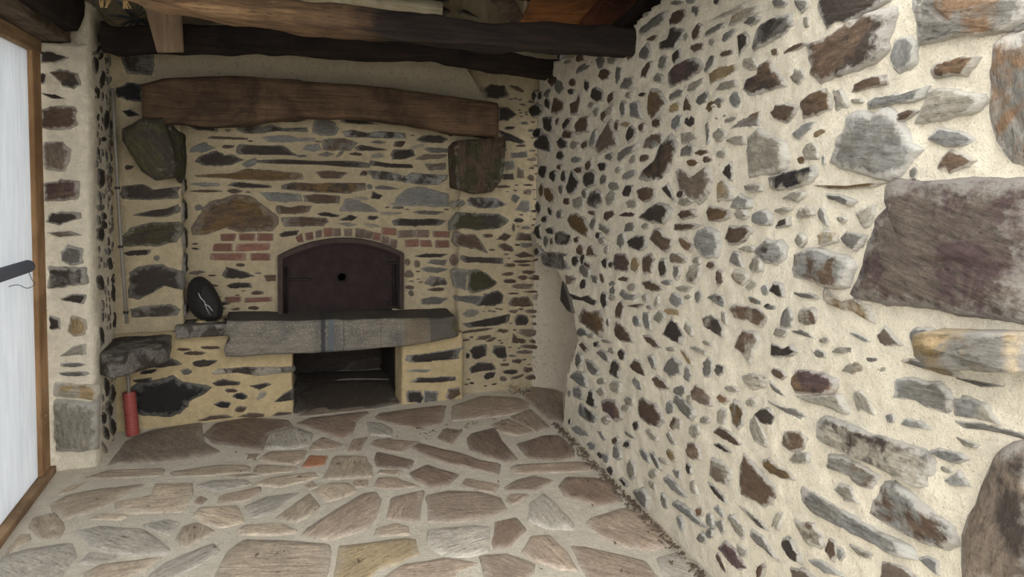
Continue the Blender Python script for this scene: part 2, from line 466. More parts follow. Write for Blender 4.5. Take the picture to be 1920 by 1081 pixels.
DATA['pierR'] = '''
#T 560 200 0.27759
l 105 66 4 4;g 110 65 5 5
ds 1135 630 1160 612 1330 615 1425 660 1330 685 1200 680 1140 665
md 1035 780 1080 715 1250 725 1340 725 1420 770 1360 820 1200 830 1090 820 1040 830
b 1050 905 1060 850 1130 860 1190 860 1220 900 1270 985 1200 960 1080 940
b 128 87 6 2.5
b 1335 895 1390 850 1440 870 1400 905
b 140 95 10 4 20
d 1095 1030 1100 1000 1160 1015 1370 1020 1380 1060 1240 1055 1130 1050
b 105 104 4 6
#T 820 120 0.33296
d 31 4 12 2 5
d 255 145 290 115 380 120 400 185 340 195 280 190
b 45 14 8 2 20
d 345 245 400 245 445 285 400 320 345 320
d 345 370 420 395 500 440 460 450 380 430
d 41 36 6 2
g 405 500 500 490 515 525 420 530
b 47 46 6 1.5
g 375 550 430 545 440 590 385 600
n 445 640 455 580 490 600 490 640
d 365 620 430 615 430 650 370 650
b 53 64 3 3;b 37 69 8 1.5;b 51 68 5 1;n 51 72 5 3
g 410 760 430 730 470 750 440 785
g 435 820 470 770 520 765 528 830 490 835
d 46 88 6 2.5;n 43 92 2 4;g 50 92 5 2
b 445 990 455 950 530 955 530 995
g 50 102 6 3
#T 820 440 0.33296
b 435 115 490 92 545 120 470 130
d 57 9 4 3;b 41 17 6 2;b 48 15 9 1.5;b 49 17 8 1.5;b 56 14 5 1 -20;b 40 22 7 2 -5;b 51 21 7 2;b 61 20 7 2;b 41 26 7 2.5;b 48 24 5 2.5;b 58 24 12 3;n 47 29 13 3;b 58 29 5 2.5;b 43 33 6 1;b 56 32 13 1
b 400 385 420 350 510 350 540 400 470 405 410 400
l 57 35 6 5;b 58 39 5 1.5;n 43 43 5 2;n 54 43 9 2
d 433 480 450 448 495 450 515 480 500 508 445 508
n 56 46 6 1.5;b 56 50 6 2
n 450 550 465 530 575 535 575 560 510 575
b 37 54 7 2.5
b 415 610 425 550 435 575 500 590 490 610
b 55 60 6 2.5;b 53 63 11 2;n 49 66 11 2;n 60 68 2 9;b 45 71 5 2.5;b 38 73 5 1.5;d 41 77 9 2.5;b 51 76 5 3;b 53 80 6 3;n 37 81 4 3;b 45 80 8 1.5 -15;g 63 62 3 6;d 61 55 3 2;l 60 77 5 5
d 180 650 200 625 280 615 280 680 220 700 195 690
d 305 660 320 625 385 630 390 690 350 695
d 17 68 2.5 3
d 175 750 230 715 320 720 330 760 240 770 190 780
d 255 800 270 775 330 770 320 800 280 820
d 150 500 220 485 330 460 400 448 400 490 330 510 190 520
b 21 54 20 1.5 -8;b 26 58 9 2 -10;b 30 59 6 2 -20
m 175 200 230 195 290 225 340 270 300 300 200 330 172 310
g 80 200 168 197 160 310 100 290
d 215 400 270 330 340 310 370 340 370 385 320 400
g 100 350 180 340 260 345 220 395 120 370
l 19 44 9 4
'''
DATA['pillar'] = '''
#T 0 0 0.27746
d 275 350 320 350 465 390 410 420 275 425
bd 340 490 400 465 530 500 545 570 500 605 420 580
d 29 53 4 7
d 280 630 380 640 450 670 350 665
b 280 740 350 720 520 720 525 840 480 870 350 875 280 860
n 290 1010 300 960 420 950 480 1010 470 1080 440 1150 300 1140
#T 0 300 0.5556
bp 150 80 210 65 266 70 264 130 152 140
d 154 210 170 178 265 178 268 195 200 218
n 160 245 230 240 270 252 200 258
g 210 310 230 292 275 300 278 345 235 355 210 340
gd 164 430 167 360 285 365 290 415 200 430
d 205 470 240 452 290 455 280 485
d 168 570 168 525 200 535 205 570
t 230 575 240 525 290 540 288 590 250 595
l 205 660 250 625 290 620 290 655
g 25 69 8 1.5;g 25 72 9 1.5
lt 182 795 186 750 325 760 328 812 250 800
l 188 980 184 808 330 817 324 970 260 980
'''
DATA['right'] = '''
#T 960 0 0.27746
g 855 215 880 185 1000 90 1050 75 1050 130 960 200 880 245
b 1060 140 1090 80 1170 60 1190 110 1150 155 1065 175
g 124 8 6 8;g 112 2 8 4;s 121 1 6 4
d 1080 180 1185 205 1150 270 1110 330 1000 335 1000 290 1060 260
b 125 22 5 12 20
g 1300 250 1310 215 1400 160 1450 150 1430 190 1340 240
l 1340 140 1420 95 1520 50 1590 10 1560 60 1450 110
lt 1465 170 1480 110 1560 60 1680 35 1670 85 1570 140 1480 175
g 162 14 10 5 -20
s 1420 280 1430 235 1500 190 1525 195 1490 250 1430 295
d 1530 240 1570 215 1600 235 1590 300 1555 350 1535 385
dg 1635 345 1645 230 1690 160 1810 100 1890 90 1900 170 1850 230 1740 290
b 125 32 9 6 -20;d 111 38 5 10 25;g 102 42 6 11 10;g 90 36 8 11;b 80 36 6 9 20
g 1305 490 1320 420 1350 365 1385 380 1370 440 1330 490
b 146 36 9 4 -10;l 162 43 11 8 20
dp 1060 500 1100 440 1180 400 1270 395 1290 460 1240 520 1150 560 1075 590
t 1330 500 1400 450 1520 430 1530 470 1470 520 1390 540 1340 575
l 1185 620 1200 570 1290 520 1290 560 1240 625
l 1380 610 1420 560 1520 535 1530 580 1440 615
bd 1560 610 1585 535 1660 500 1670 440 1735 395 1790 460 1860 580 1740 610 1650 640 1600 650
g 1065 680 1070 640 1130 600 1165 610 1150 650
g 1240 700 1260 650 1320 610 1345 640 1320 690 1260 720
s 1470 660 1500 615 1540 630 1560 690 1530 745 1480 710
og 1300 740 1330 690 1420 645 1440 670 1420 730 1330 765
b 1160 750 1165 690 1185 645 1225 720 1220 750
ob 920 730 930 640 945 590 1000 620 1050 690 1000 760 950 810 925 780
t 110 73 9 5 -25
s 1075 870 1080 810 1120 770 1160 780 1150 840 1110 885
d 121 82 8 8 10;b 98 83 7 6 -30;b 141 79 9 2 -20;l 148 81 9 4 -15
gb 1475 870 1530 820 1640 760 1690 740 1670 850 1580 860
g 1310 830 1335 810 1350 850 1345 960 1320 985
l 140 91 9 9
l 1440 950 1500 920 1570 915 1570 975 1510 980
l 1590 1010 1600 930 1665 870 1740 910 1850 950 1880 1040 1850 1140 1700 1180 1600 1190
l 119 93 11 8 -20
sb 880 1000 900 940 950 900 1025 900 1020 970 960 1010
bd 1070 905 1125 975 1115 1030 1060 1150 1000 1220 940 1225 860 1210 880 1160 960 1090 1000 1000
g 1130 1060 1140 1010 1190 970 1240 990 1220 1050
b 129 103 9 4 -5;l 142 104 7 6
g 710 1080 720 1030 780 990 850 970 840 1010 770 1060 730 1100
b 90 107 7 5 -20;g 66 106 6 5
n 560 1000 580 950 640 850 665 810 700 890 720 980 640 1010 590 1045
d 80 90 6 11 20;b 88 86 4 6;b 71 85 3 7;t 77 84 7 4;s 55 93 4 13 15
b 37 91 8 5;d 34 97 7 7;l 42 98 7 5;b 49 98 5 5
d 145 975 200 900 240 910 262 960 262 1030 160 1000
k 17 90 6 7;d 33 105 6 6
b 425 840 460 800 530 775 520 890 430 905
d 210 795 275 790 280 870 260 900 215 870
d 37 83 4 9 30;b 31 82 3 5;d 16 75 8 8
b 265 765 275 690 285 655 355 690 350 740 300 770
d 24 70 4 8 -20
b 390 700 440 680 460 620 468 680 445 775 395 775
d 51 58 4 8
d 525 650 540 600 570 580 620 620 620 680 580 690 540 670
d 40 62 5 4;g 32 59 7 9 10
b 240 550 260 510 315 495 310 555 270 595
b 41 56 6 6;g 24 63 4 7 20;d 15 65 3 7;d 19 65 3 6;b 63 50 8 8 30
g 730 600 760 530 820 520 825 570 790 600
g 72 51 4 13 5;b 91 47 5 13 25;l 99 53 7 6 20;l 68 41 8 6 -20;g 60 42 6 9 10
s 430 495 450 450 550 400 565 410 530 460 440 505
l 39 50 4 6;b 46 39 6 7 20;l 38 42 6 3 -15;d 22 48 3 6 20;k 32 38 3 5;b 67 66 5 8 20
l 79 64 4 4;d 88 64 5 3
g 725 720 740 680 775 690 770 760 740 795
s 795 700 850 680 875 800 800 790
b 600 810 605 760 640 740 650 780 620 825
l 66 75 5 8 20;l 57 76 4 6;l 54 71 5 4;l 136 29 5 5;l 118 25 4 6;b 95 26 7 3 -20;l 80 27 3 3;l 91 10 6 3 -25;d 139 1 4 4
#T 1440 0 0.27746
g 175 0 275 0 265 50 225 90 200 50
g 8 2 10 6
d 345 60 335 -45 830 -45 790 10 640 100 560 140 450 150 410 190 370 150
bd 275 300 420 240 560 150 680 100 835 70 850 110 790 280 800 320 700 430 560 490 420 545 370 560 300 510 290 400
b 19 32 16 3 -25;b 5 35 4 5
l 160 520 190 465 255 470 255 530 215 580 170 545
l 26 15 3 7
s 830 380 860 300 890 250 985 255 1000 300 980 440 880 490 850 450
gr 985 -40 1015 120 1030 300 1100 290 1200 270 1330 230 1440 245 1640 205 1780 130 1850 -40
s 1675 215 1730 150 1850 60 1850 140 1730 190
rb 1120 470 1130 430 1240 410 1300 385 1410 395 1390 450 1330 510 1250 500 1130 520
b 565 620 580 570 680 520 780 510 790 570 700 590 600 620
l 1000 820 1070 660 1090 610 1180 590 1280 620 1440 635 1465 690 1410 755 1180 800 1050 830
s 670 690 720 660 940 625 1050 585 1020 660 930 690 750 720 680 735
b 885 830 890 770 960 740 1005 750 950 800
bo 225 680 300 630 400 595 440 640 450 740 330 780 240 800
l 445 605 510 600 545 720 465 750
b 20 760 50 710 130 700 210 720 180 780 110 830 40 800
sg 440 1060 470 950 540 790 660 750 720 770 790 740 870 780 900 840 1000 970 1050 1010 1000 1060 940 1130 890 1180 800 1210 680 1190 590 1160 480 1120 430 1090
s 1085 940 1110 890 1170 865 1300 890 1395 940 1370 985 1250 990 1150 970
gr 1525 580 1520 480 1550 300 1610 260 1850 200 1850 1150 1640 1060 1560 960 1520 820 1530 680
bp 1145 1140 1170 1060 1230 1025 1320 1040 1420 1085 1360 1120 1230 1165 1200 1120
s 170 910 230 840 330 815 310 870 210 950
t 35 90 10 5 -30
l 230 1030 260 970 310 950 350 1000 350 1080 250 1080
l 60 68 6 3;o 23 108 5 5
#T 960 280 0.27746
d 21 15 6 9;d 28 18 6 7;d 35 18 4 8
d 365 270 390 180 400 130 440 200 455 230 430 290 390 305
d 475 220 490 160 540 140 570 170 560 240 500 260
b 45 14 6 4;b 32 12 4 4;b 52 11 5 7 20;d 61 12 6 6;g 62 20 5 8 10;s 43 7 7 4;l 72 14 4 5;s 80 17 11 5 -20;l 82 7 4 8 20
o 123 9 8 5;b 132 7 7 5
d 1425 160 1450 110 1480 85 1490 140 1490 220 1470 210
n 1105 160 1130 130 1170 150 1215 190 1270 150 1330 105 1350 200 1345 260 1300 330 1250 360 1200 320 1130 270
d 114 30 5 5;l 117 35 10 5
lt 1385 350 1390 230 1430 200 1490 260 1470 340
d 1005 260 1050 235 1075 280 1100 350 1060 320
b 845 280 880 255 980 260 970 320 890 360 860 330
d 745 290 770 240 820 240 820 290 790 325 755 320
l 69 25 8 6 30;l 67 33 7 10 20
dg 505 360 530 290 570 270 610 290 605 370 570 395 520 380
l 45 36 7 8;b 37 35 5 5;g 49 30 4 6;o 20 28 4 10;o 25 31 6 12 -15;g 33 27 3 7;d 18 39 4 8;d 26 42 3 6 -30;g 32 44 5 6 30;d 22 47 4 4
o 370 480 390 435 440 430 500 470 525 530 530 600 470 575 400 530
b 54 43 6 3 20
b 615 470 630 420 690 405 705 440 640 490
l 81 37 9 7;p 79 44 11 4
d 850 460 920 400 980 365 1040 370 1075 405 1050 470 1020 500 930 490
b 1115 440 1150 410 1230 405 1240 450 1150 475
ob 1310 420 1340 385 1400 390 1460 420 1460 460 1400 485 1330 480
s 1475 390 1490 340 1540 305 1610 340 1600 390 1520 400
l 163 26 10 5;l 155 44 8 7
s 1620 490 1630 430 1700 400 1745 440 1745 500 1690 515
b 1090 540 1100 505 1180 500 1270 510 1220 535 1130 550
g 760 560 770 490 820 490 830 550
l 90 52 5 4
l 585 535 590 500 640 520 680 555 650 580
g 55 50 4 9 10;d 58 58 4 5
d 150 560 160 520 190 510 190 560 205 610 170 600
d 26 55 6 5
gd 290 600 300 560 340 550 400 580 405 620 370 650 300 640
g 23 62 4 8;o 27 62 2 5;l 61 62 5 4;b 44 61 4 4
g 710 640 720 580 760 560 770 640 740 675
d 780 620 830 590 900 580 915 650 870 690 800 660
b 930 600 960 540 1000 535 1030 590 1090 610 1080 670 1040 700 980 650
br 1125 600 1160 600 1225 650 1200 690 1150 660
s 1230 600 1260 550 1320 520 1390 560 1400 650 1380 730 1290 730 1250 670
b 1440 600 1470 520 1600 520 1630 550 1580 600 1540 640 1460 640
l 159 67 8 4
sd 1640 700 1660 650 1720 610 1800 620 1850 660 1840 730 1790 780 1700 760
b 46 68 6 7
b 500 720 510 660 535 645 575 720
l 64 68 3 6
gd 195 700 280 690 385 700 360 740 400 810 330 815 210 780
d 17 69 4 5;d 43 75 5 7;d 48 74 3 8;b 51 78 5 3 30;g 49 82 6 9 -20
g 530 850 585 855 585 910 550 900
d 48 91 4 7
n 360 840 440 870 400 910 365 915
b 61 87 3 8 -15;d 63 77 5 7;d 67 78 3 5
bp 690 760 700 700 780 700 800 770 790 835 740 820 700 820
t 84 78 6 12
b 885 790 890 720 940 705 965 740 950 830 900 845
d 990 810 1000 740 1040 740 1055 800 1040 860 1005 860
n 1060 730 1080 700 1140 700 1185 745 1160 770 1070 765
g 1090 850 1095 785 1140 790 1140 850 1110 885
lb 1180 860 1200 790 1270 780 1275 850 1240 915 1190 890
l 125 75 5 5;b 135 78 6 5
bp 1380 860 1390 815 1430 820 1430 900 1390 920
g 1470 760 1490 690 1530 700 1560 800 1530 790
lo 1480 850 1500 810 1590 840 1600 880 1550 920 1500 890
l 162 92 9 6 -30;l 165 78 8 11;s 171 95 5 7
b 690 880 750 855 800 870 780 895
s 68 91 6 4;l 81 93 6 5
b 880 900 930 885 1010 920 1020 950 960 960 900 940
s 105 90 8 4;l 116 94 10 4 5;g 68 95 5 6
s 725 980 740 940 790 980 850 980 820 1020 760 1010
d 600 1000 610 960 650 970 650 1050 630 1090 605 1050
#T 1440 280 0.27746
kl 10 190 120 150 330 105 330 180 280 235 180 260 60 275 25 260
o 310 240 500 250 700 225 780 225 700 250 550 265 400 265
l 100 330 150 295 250 285 240 320 190 350
g 395 330 400 300 500 310 580 345 550 380 470 350
l 9 41 9 4 -10
ld 190 460 210 400 280 390 310 440 240 460
g 335 430 360 380 390 420 405 520 370 500
gd 50 530 80 480 130 460 130 510
l 590 430 660 390 720 380 710 440 680 520 640 530 620 480
l 50 47 5 4
lt 345 580 370 545 460 560 455 620 360 650
l 22 61 6 7
g 495 600 530 560 650 580 640 640 590 680 530 650
bs 165 800 190 710 260 680 330 670 400 680 480 710 560 750 585 800 550 930 470 940 360 920 280 880 180 860
Hp 590 980 620 880 720 560 760 470 830 390 805 340 820 250 860 220 1000 225 1850 232 1850 1200 1640 1160 1400 1125 1250 1105 1000 1055 760 1015 650 1000
g 99 16 4 8 10;s 38 7 2 7
#T 960 540 0.27746
d 370 30 460 60 530 45 580 90 560 120 480 85 400 75
ob 450 190 480 130 530 160 600 150 635 200 625 280 590 330 520 270 455 230
l 68 6 4 5
b 695 160 710 110 740 75 760 120 740 215 700 200
b 770 120 850 105 890 110 850 135
l 90 7 3 5 -15;l 93 13 4 3;l 98 9 3 8 15
s 1065 80 1090 20 1150 60 1160 110 1110 130 1080 110
t 109 16 12 4 15;l 119 6 4 3;g 126 6 5 8
sd 1320 60 1360 40 1430 50 1450 100 1430 135 1370 95
sr 1595 60 1620 50 1690 85 1690 115 1620 100
d 173 12 5 3;s 84 22 6 8 -20
s 880 210 885 160 930 160 945 290 905 280
l 100 19 7 8;l 144 20 4 9 -15
bl 1470 140 1500 105 1600 110 1700 150 1740 200 1690 265 1600 220 1500 200
ld 1275 200 1340 160 1400 210 1450 300 1430 340 1360 300 1300 260
d 1015 310 1050 250 1075 190 1130 240 1155 320 1140 380 1070 350
b 690 280 710 225 760 260 810 320 825 370 740 360 700 320
g 65 23 2 5
b 880 320 930 320 980 360 1010 405 960 400 910 360
l 107 41 7 3 10;l 120 28 5 10 -30
bl 1500 400 1530 330 1560 280 1640 290 1680 350 1640 430 1610 520 1560 440
l 132 37 7 3 20;g 47 30 7 6 20;l 53 32 4 3
b 450 380 480 360 525 410 490 430
d 57 38 3 4;l 64 36 7 2 10
g 570 430 610 415 650 450 655 500 620 490
l 67 42 5 4;d 74 45 5 8 -30;g 45 49 5 10
g 490 480 530 490 590 560 580 590 540 590 510 540
d 665 560 680 490 710 480 735 540 720 610 670 590
b 790 530 820 480 860 490 890 540 905 600 850 580
g 910 460 950 455 975 510 960 550
g 1020 560 1050 490 1090 460 1150 510 1150 580 1070 600
t 1135 420 1170 430 1220 490 1235 530 1190 500
l 1200 400 1250 390 1320 430 1310 455 1250 430
g 1290 570 1295 500 1330 465 1360 490 1350 600 1300 600
gd 1365 560 1390 510 1440 520 1440 570 1400 600
g 119 58 5 10
s 805 620 830 590 870 630 890 690 850 690 820 650
b 945 610 980 590 1050 640 1065 680 1010 690 960 650
l 70 67 7 8;l 60 63 6 4
s 385 600 430 560 490 570 515 670 480 670 430 630
l 60 70 5 5;s 45 71 6 9 -20
d 505 770 520 700 545 680 575 790 560 810 520 790
bp 600 770 630 750 700 760 740 840 740 880 700 900 650 850 610 830
l 79 76 7 7;l 77 81 6 5 20
sd 445 820 460 780 500 800 580 870 560 915 510 900 460 860
l 39 71 3 4
b 850 820 860 750 890 735 980 780 1040 900 1000 935 920 920 870 880
g 114 69 8 7
nb 1210 690 1240 650 1300 680 1350 740 1360 800 1290 790 1220 750
g 1085 760 1110 700 1160 750 1240 820 1245 860 1210 885 1150 840
s 107 81 6 9;l 120 75 4 7
tr 1390 735 1410 705 1465 750 1440 780 1400 765
l 148 68 9 4 15
lb 1550 600 1600 580 1680 590 1720 620 1690 670 1620 680 1570 640
og 1475 800 1500 750 1540 780 1570 850 1560 920 1530 960 1490 910
l 162 77 6 6
d 1640 850 1680 810 1740 810 1790 870 1760 930 1700 920
l 142 86 6 12;l 130 89 6 5;bl 111 91 8 10;d 84 93 4 7;l 63 89 5 4
s 400 940 440 920 500 960 530 1000 490 1000 430 980
d 39 90 2 4
s 575 960 610 970 635 1020 615 1030
g 79 99 8 2 35
l 905 960 930 945 990 1010 985 1040 940 1020
l 1040 980 1065 960 1110 1050 1080 1060
l 124 96 7 9
b 1370 970 1400 930 1480 970 1560 1060 1540 1075 1440 1020
l 1605 900 1640 840 1690 950 1730 1030 1720 1075 1640 1040 1610 960
b 70 103 5 5
#T 1000 780 0.27842
s 355 180 380 165 430 195 420 230 380 225
d 63 19 5 5;s 49 28 4 7 -15;d 45 26 3 5 -30;s 56 25 5 10 -10
s 715 230 740 215 780 270 785 320 750 290
nb 1030 230 1040 180 1090 170 1125 220 1125 290 1080 300 1040 270
t 93 26 5 9 -30;l 87 30 6 3 35;g 82 30 3 14 -30;l 66 36 5 12 -5;d 52 36 4 7 -20
d 575 420 600 415 640 460 620 475
l 80 39 6 6
l 770 430 820 450 825 500 790 480
g 940 360 990 370 990 420 965 410
d 105 35 3 9 -15
ln 1190 360 1200 280 1260 300 1340 370 1310 470 1240 440 1190 400
d 1210 190 1250 180 1350 245 1300 240
b 1390 480 1395 340 1420 245 1480 320 1540 390 1640 480 1640 540 1620 600 1560 620 1500 570 1400 530
ob 1540 310 1590 285 1650 340 1720 370 1770 430 1680 420 1600 380
g 665 500 740 485 780 560 765 630 720 590
s 875 420 910 395 990 490 1040 540 1000 540 930 490
l 108 48 4 10 -15
d 1170 440 1210 460 1280 540 1320 600 1270 570 1220 520
s 935 590 970 570 1060 630 1160 740 1120 740 1010 650
g 88 57 3 12 -10
s 960 680 990 675 1015 730 1000 780
s 1220 610 1245 595 1295 670 1280 690
s 119 70 5 10 -15
g 1225 710 1270 700 1295 770 1270 795
l 1315 670 1350 660 1430 770 1420 830 1370 780
g 114 82 5 7 -15;g 119 79 5 6;r 112 64 4 6
ld 1380 600 1430 620 1520 700 1575 765 1530 750 1450 670
l 1615 740 1640 650 1690 640 1670 720 1650 770
g 1455 790 1480 760 1560 820 1600 900 1660 980 1600 930 1500 840
gp 1250 880 1300 835 1370 900 1430 1020 1410 1050 1340 1000 1290 930
l 141 91 5 9 -25
b 1230 930 1245 910 1300 1030 1305 1065 1260 1010
d 1665 860 1690 820 1724 820 1790 930 1790 990 1730 960
b 153 104 4 10 15
#T 1440 540 0.27746
d 10 20 40 -40 90 -30 110 60 70 60
g 85 260 100 170 130 120 170 170 170 260 130 275
g 2 13 6 3
bl 210 220 220 140 310 130 340 200 330 250 260 250
g 160 290 230 280 290 300 325 340 250 325
l 9 30 9 6;l 39 35 6 4
d 20 450 30 375 80 390 130 420 160 380 205 430 150 460 60 470
g 305 430 340 410 395 435 395 470 330 465
l 445 430 480 395 580 400 580 430 500 445
s 555 300 600 300 710 360 650 360
ol 375 40 400 15 450 60 500 80 590 65 640 100 700 120 720 240 660 210 590 160 500 140 420 110 380 80
g 26 5 14 3 10
n 740 320 790 260 850 330 910 385 820 395 760 370
s 960 320 980 270 1060 260 1120 280 1100 390 1080 420 980 390
g 70 48 8 3
lt 500 560 530 520 600 490 660 510 650 560 570 585
l 77 55 9 3 -20
tg 900 490 960 475 1100 500 1260 560 1300 610 1180 580 1050 540
g 1280 610 1400 630 1550 660 1450 665
b 20 560 40 540 100 560 130 595 90 620 40 590
g 10 620 60 670 115 730 80 720 40 690
pr 160 640 190 560 280 550 370 570 470 610 460 700 380 720 260 710 190 710
l 200 730 380 725 480 720 550 840 530 860 400 800 280 770
l 575 690 640 690 710 760 730 870 660 820 610 840
gs 830 740 870 610 960 600 1060 640 1150 630 1230 690 1260 760 1230 860 1080 800 950 750
sl 1260 750 1350 730 1480 790 1540 870 1600 930 1480 900 1260 860
g 1250 890 1480 910 1800 1000 1800 1030 1500 960 1300 940
g 0 760 100 800 180 810 270 870 230 890 130 840
s 83 88 6 6
s 890 920 930 880 1030 900 1080 945 1000 945
#T 1440 780 0.27842
bl 90 180 110 90 220 95 270 150 250 210 180 240 130 220
l 22 28 14 8
dl 345 130 350 20 400 0 520 40 800 150 1000 210 1115 290 1110 490 1000 470 850 390 700 320 520 240 380 170
l 1260 130 1330 160 1430 190 1400 215 1330 200
s 1090 240 1150 215 1270 240 1350 290 1280 320 1190 290
s 1195 430 1260 390 1290 360 1350 470 1230 465
l 120 36 7 3 20
gb 400 340 420 260 520 270 620 320 750 400 700 500 620 470 520 380
l 450 490 480 450 560 470 620 590 530 570
bs 690 650 720 560 780 450 850 440 960 520 1100 630 1250 740 1290 870 1200 900 1060 850 920 790 800 730
sg 230 560 235 475 320 510 440 590 620 690 750 770 960 870 985 950 880 940 760 870 600 800 420 700 300 640
l 7 70 6 13 15
bl 175 690 230 710 320 720 370 800 390 890 300 880 220 800
b 390 900 410 820 460 840 470 940 440 980
s 49 93 4 10
l 550 860 640 900 705 930 690 960 620 940
n 755 1060 770 980 830 970 940 1020 1040 1110 740 1130
s 1020 960 1080 940 1150 980 1150 1070 1110 1040
n 150 1020 250 1040 360 1120 160 1120
s 270 970 340 960 440 1020 520 1080 400 1060
b 4 94 6 12 -30
'''
def parse(txt):
    ox = oy = 0; s = 1.0; out = []
    rnd = random.Random(7)
    for line in txt.strip().splitlines():
        if line.startswith('#T'):
            _, a, b, c = line.split(); ox, oy, s = float(a), float(b), float(c); continue
        for tok in line.split(';'):
            q = tok.split(); code = q[0]; v = [float(x) for x in q[1:]]
            if len(v) <= 5:
                cx, cy, w, h = [10 * x for x in v[:4]]; an = math.radians(v[4]) if len(v) == 5 else 0
                k = 9 if max(w, h) * s > 9 else 7
                pts = []
                for i in range(k):
                    t = 2 * math.pi * (i + rnd.uniform(-.28, .28)) / k; r = rnd.uniform(0.8, 1.16)
                    x = w * .54 * r * math.cos(t); y = h * .54 * r * math.sin(t)
                    pts.append((cx + x * math.cos(an) - y * math.sin(an), cy + x * math.sin(an) + y * math.cos(an)))
                ell = True
            else:
                pts = [(v[i], v[i + 1]) for i in range(0, len(v), 2)]; ell = False
            out.append((code, [(ox + x * s, oy + y * s) for x, y in pts], ell))
    return out
def area2(p): return 0.5 * sum(p[i][0] * p[(i + 1) % len(p)][1] - p[(i + 1) % len(p)][0] * p[i][1] for i in range(len(p)))
def inside(p, poly):
    x, y = p; c = False; j = len(poly) - 1
    for i in range(len(poly)):
        xi, yi = poly[i]; xj, yj = poly[j]
        if (yi > y) != (yj > y) and x < (xj - xi) * (y - yi) / (yj - yi) + xi: c = not c
        j = i
    return c
def smooth_poly(p, maxlen, iters=1, cut=.14):
    for _ in range(iters):                                  # corner cutting that keeps the stone's angles
        q = []
        n = len(p)
        for i in range(n):
            a, b = Vector(p[i]), Vector(p[(i + 1) % n])
            q.append(a.lerp(b, cut)); q.append(a.lerp(b, 1 - cut))
        p = q
    q = []
    n = len(p)
    for i in range(n):
        a, b = Vector(p[i]), Vector(p[(i + 1) % n]); k = max(1, int((b - a).length / maxlen))
        for j in range(k): q.append(a.lerp(b, j / k))
    return q
def stone_geo(poly3, surf, h, seed, crisp=False, flat=False):
    """local frame (matrix), verts, faces, rim attribute of one stone from its outline on the wall plane"""
    pts = [((P - surf.P).dot(surf.u), (P - surf.P).dot(surf.v)) for P in poly3]
    if area2(pts) < 0: pts.reverse()
    c = Vector((sum(p[0] for p in pts) / len(pts), sum(p[1] for p in pts) / len(pts)))
    sxx = sum((p[0] - c.x) ** 2 for p in pts); syy = sum((p[1] - c.y) ** 2 for p in pts); sxy = sum((p[0] - c.x) * (p[1] - c.y) for p in pts)
    ang = 0.5 * math.atan2(2 * sxy, sxx - syy)
    ca, sa = math.cos(ang), math.sin(ang)
    loc = [((p[0] - c.x) * ca + (p[1] - c.y) * sa, -(p[0] - c.x) * sa + (p[1] - c.y) * ca) for p in pts]
    size = max(math.sqrt(abs(area2(loc))), 0.01)
    o = surf.P + surf.u * c.x + surf.v * c.y
    ux = surf.u * ca + surf.v * sa; uy = surf.v * ca - surf.u * sa
    mw = Matrix(((ux.x, uy.x, surf.n.x, o.x), (ux.y, uy.y, surf.n.y, o.y), (ux.z, uy.z, surf.n.z, o.z), (0, 0, 0, 1)))
    grow = 1 + (.0015 if crisp else .011 if flat else .0042) / size
    if crisp: ring = [Vector(p) * grow for p in smooth_poly(loc, size * .4, 1, .08)]
    else:
        ring = smooth_poly(loc, min(.05, size * .3) if flat and size > .12 else min(.016, max(.006, size * .16)), 1, .06)
        a1 = .035 if flat else .07
        ra = min(size * .06, .004) * (.6 if flat else 1.0)
        out = []
        for p in ring:
            w = a1 * mn.noise(Vector((p.x * 2.4 / size, p.y * 2.4 / size, seed * 7.3)))
            w2 = ra * (mn.noise(Vector((p.x * 75, p.y * 75, seed * 3.1))) + .7 * mn.noise(Vector((p.x * 170, p.y * 170, seed))))
            out.append(p * (grow * (1 + w) + 1.6 * w2 / max(p.length, size * .2)))
        ring = out
    n = len(ring)
    rs = random.Random(seed)
    tx, ty = (rs.uniform(-.45, .45) * h, rs.uniform(-.45, .45) * h) if not flat else (0, 0)
    k1 = min(.006, size * .09) / (size * .5)
    big = size > .05
    amp = h * (.25 if flat else .5)
    def top(p, f):
        q = Vector((p.x * 2.6 / size + seed, p.y * 6.0 / size, seed * 1.7))
        return h * f + amp * fbm(q) + (p.x * tx + p.y * ty) / size
    verts = []; rim = []
    layers = [(1.08, None, -.03, 1.0), (1.05, None, -.005, 1.0), (1 - k1, .75, 0, .8)] if not (flat or crisp) else [(1.04, None, -.03, 1.0), (1.012, None, -.002, 1.0), (1 - k1, .8, 0, .85)]
    layers += [(.68, 1, 0, .4), (.36, 1.02, 0, .1)] if big else [(.5, 1, 0, .2)]
    for k, f, z, r in layers:
        for p in ring:
            q = p * k; verts.append((q.x, q.y, z if f is None else max(.0005, top(q, f)))); rim.append(r)
    verts.append((0, 0, max(.001, top(Vector((0, 0)), 1)))); rim.append(0.0)
    faces = []; L = len(layers)
    for r in range(L - 1):
        for i in range(n):
            j = (i + 1) % n
            faces.append((r * n + i, r * n + j, (r + 1) * n + j, (r + 1) * n + i))
    for i in range(n): faces.append(((L - 1) * n + i, (L - 1) * n + (i + 1) % n, L * n))
    return mw, verts, faces, rim, size
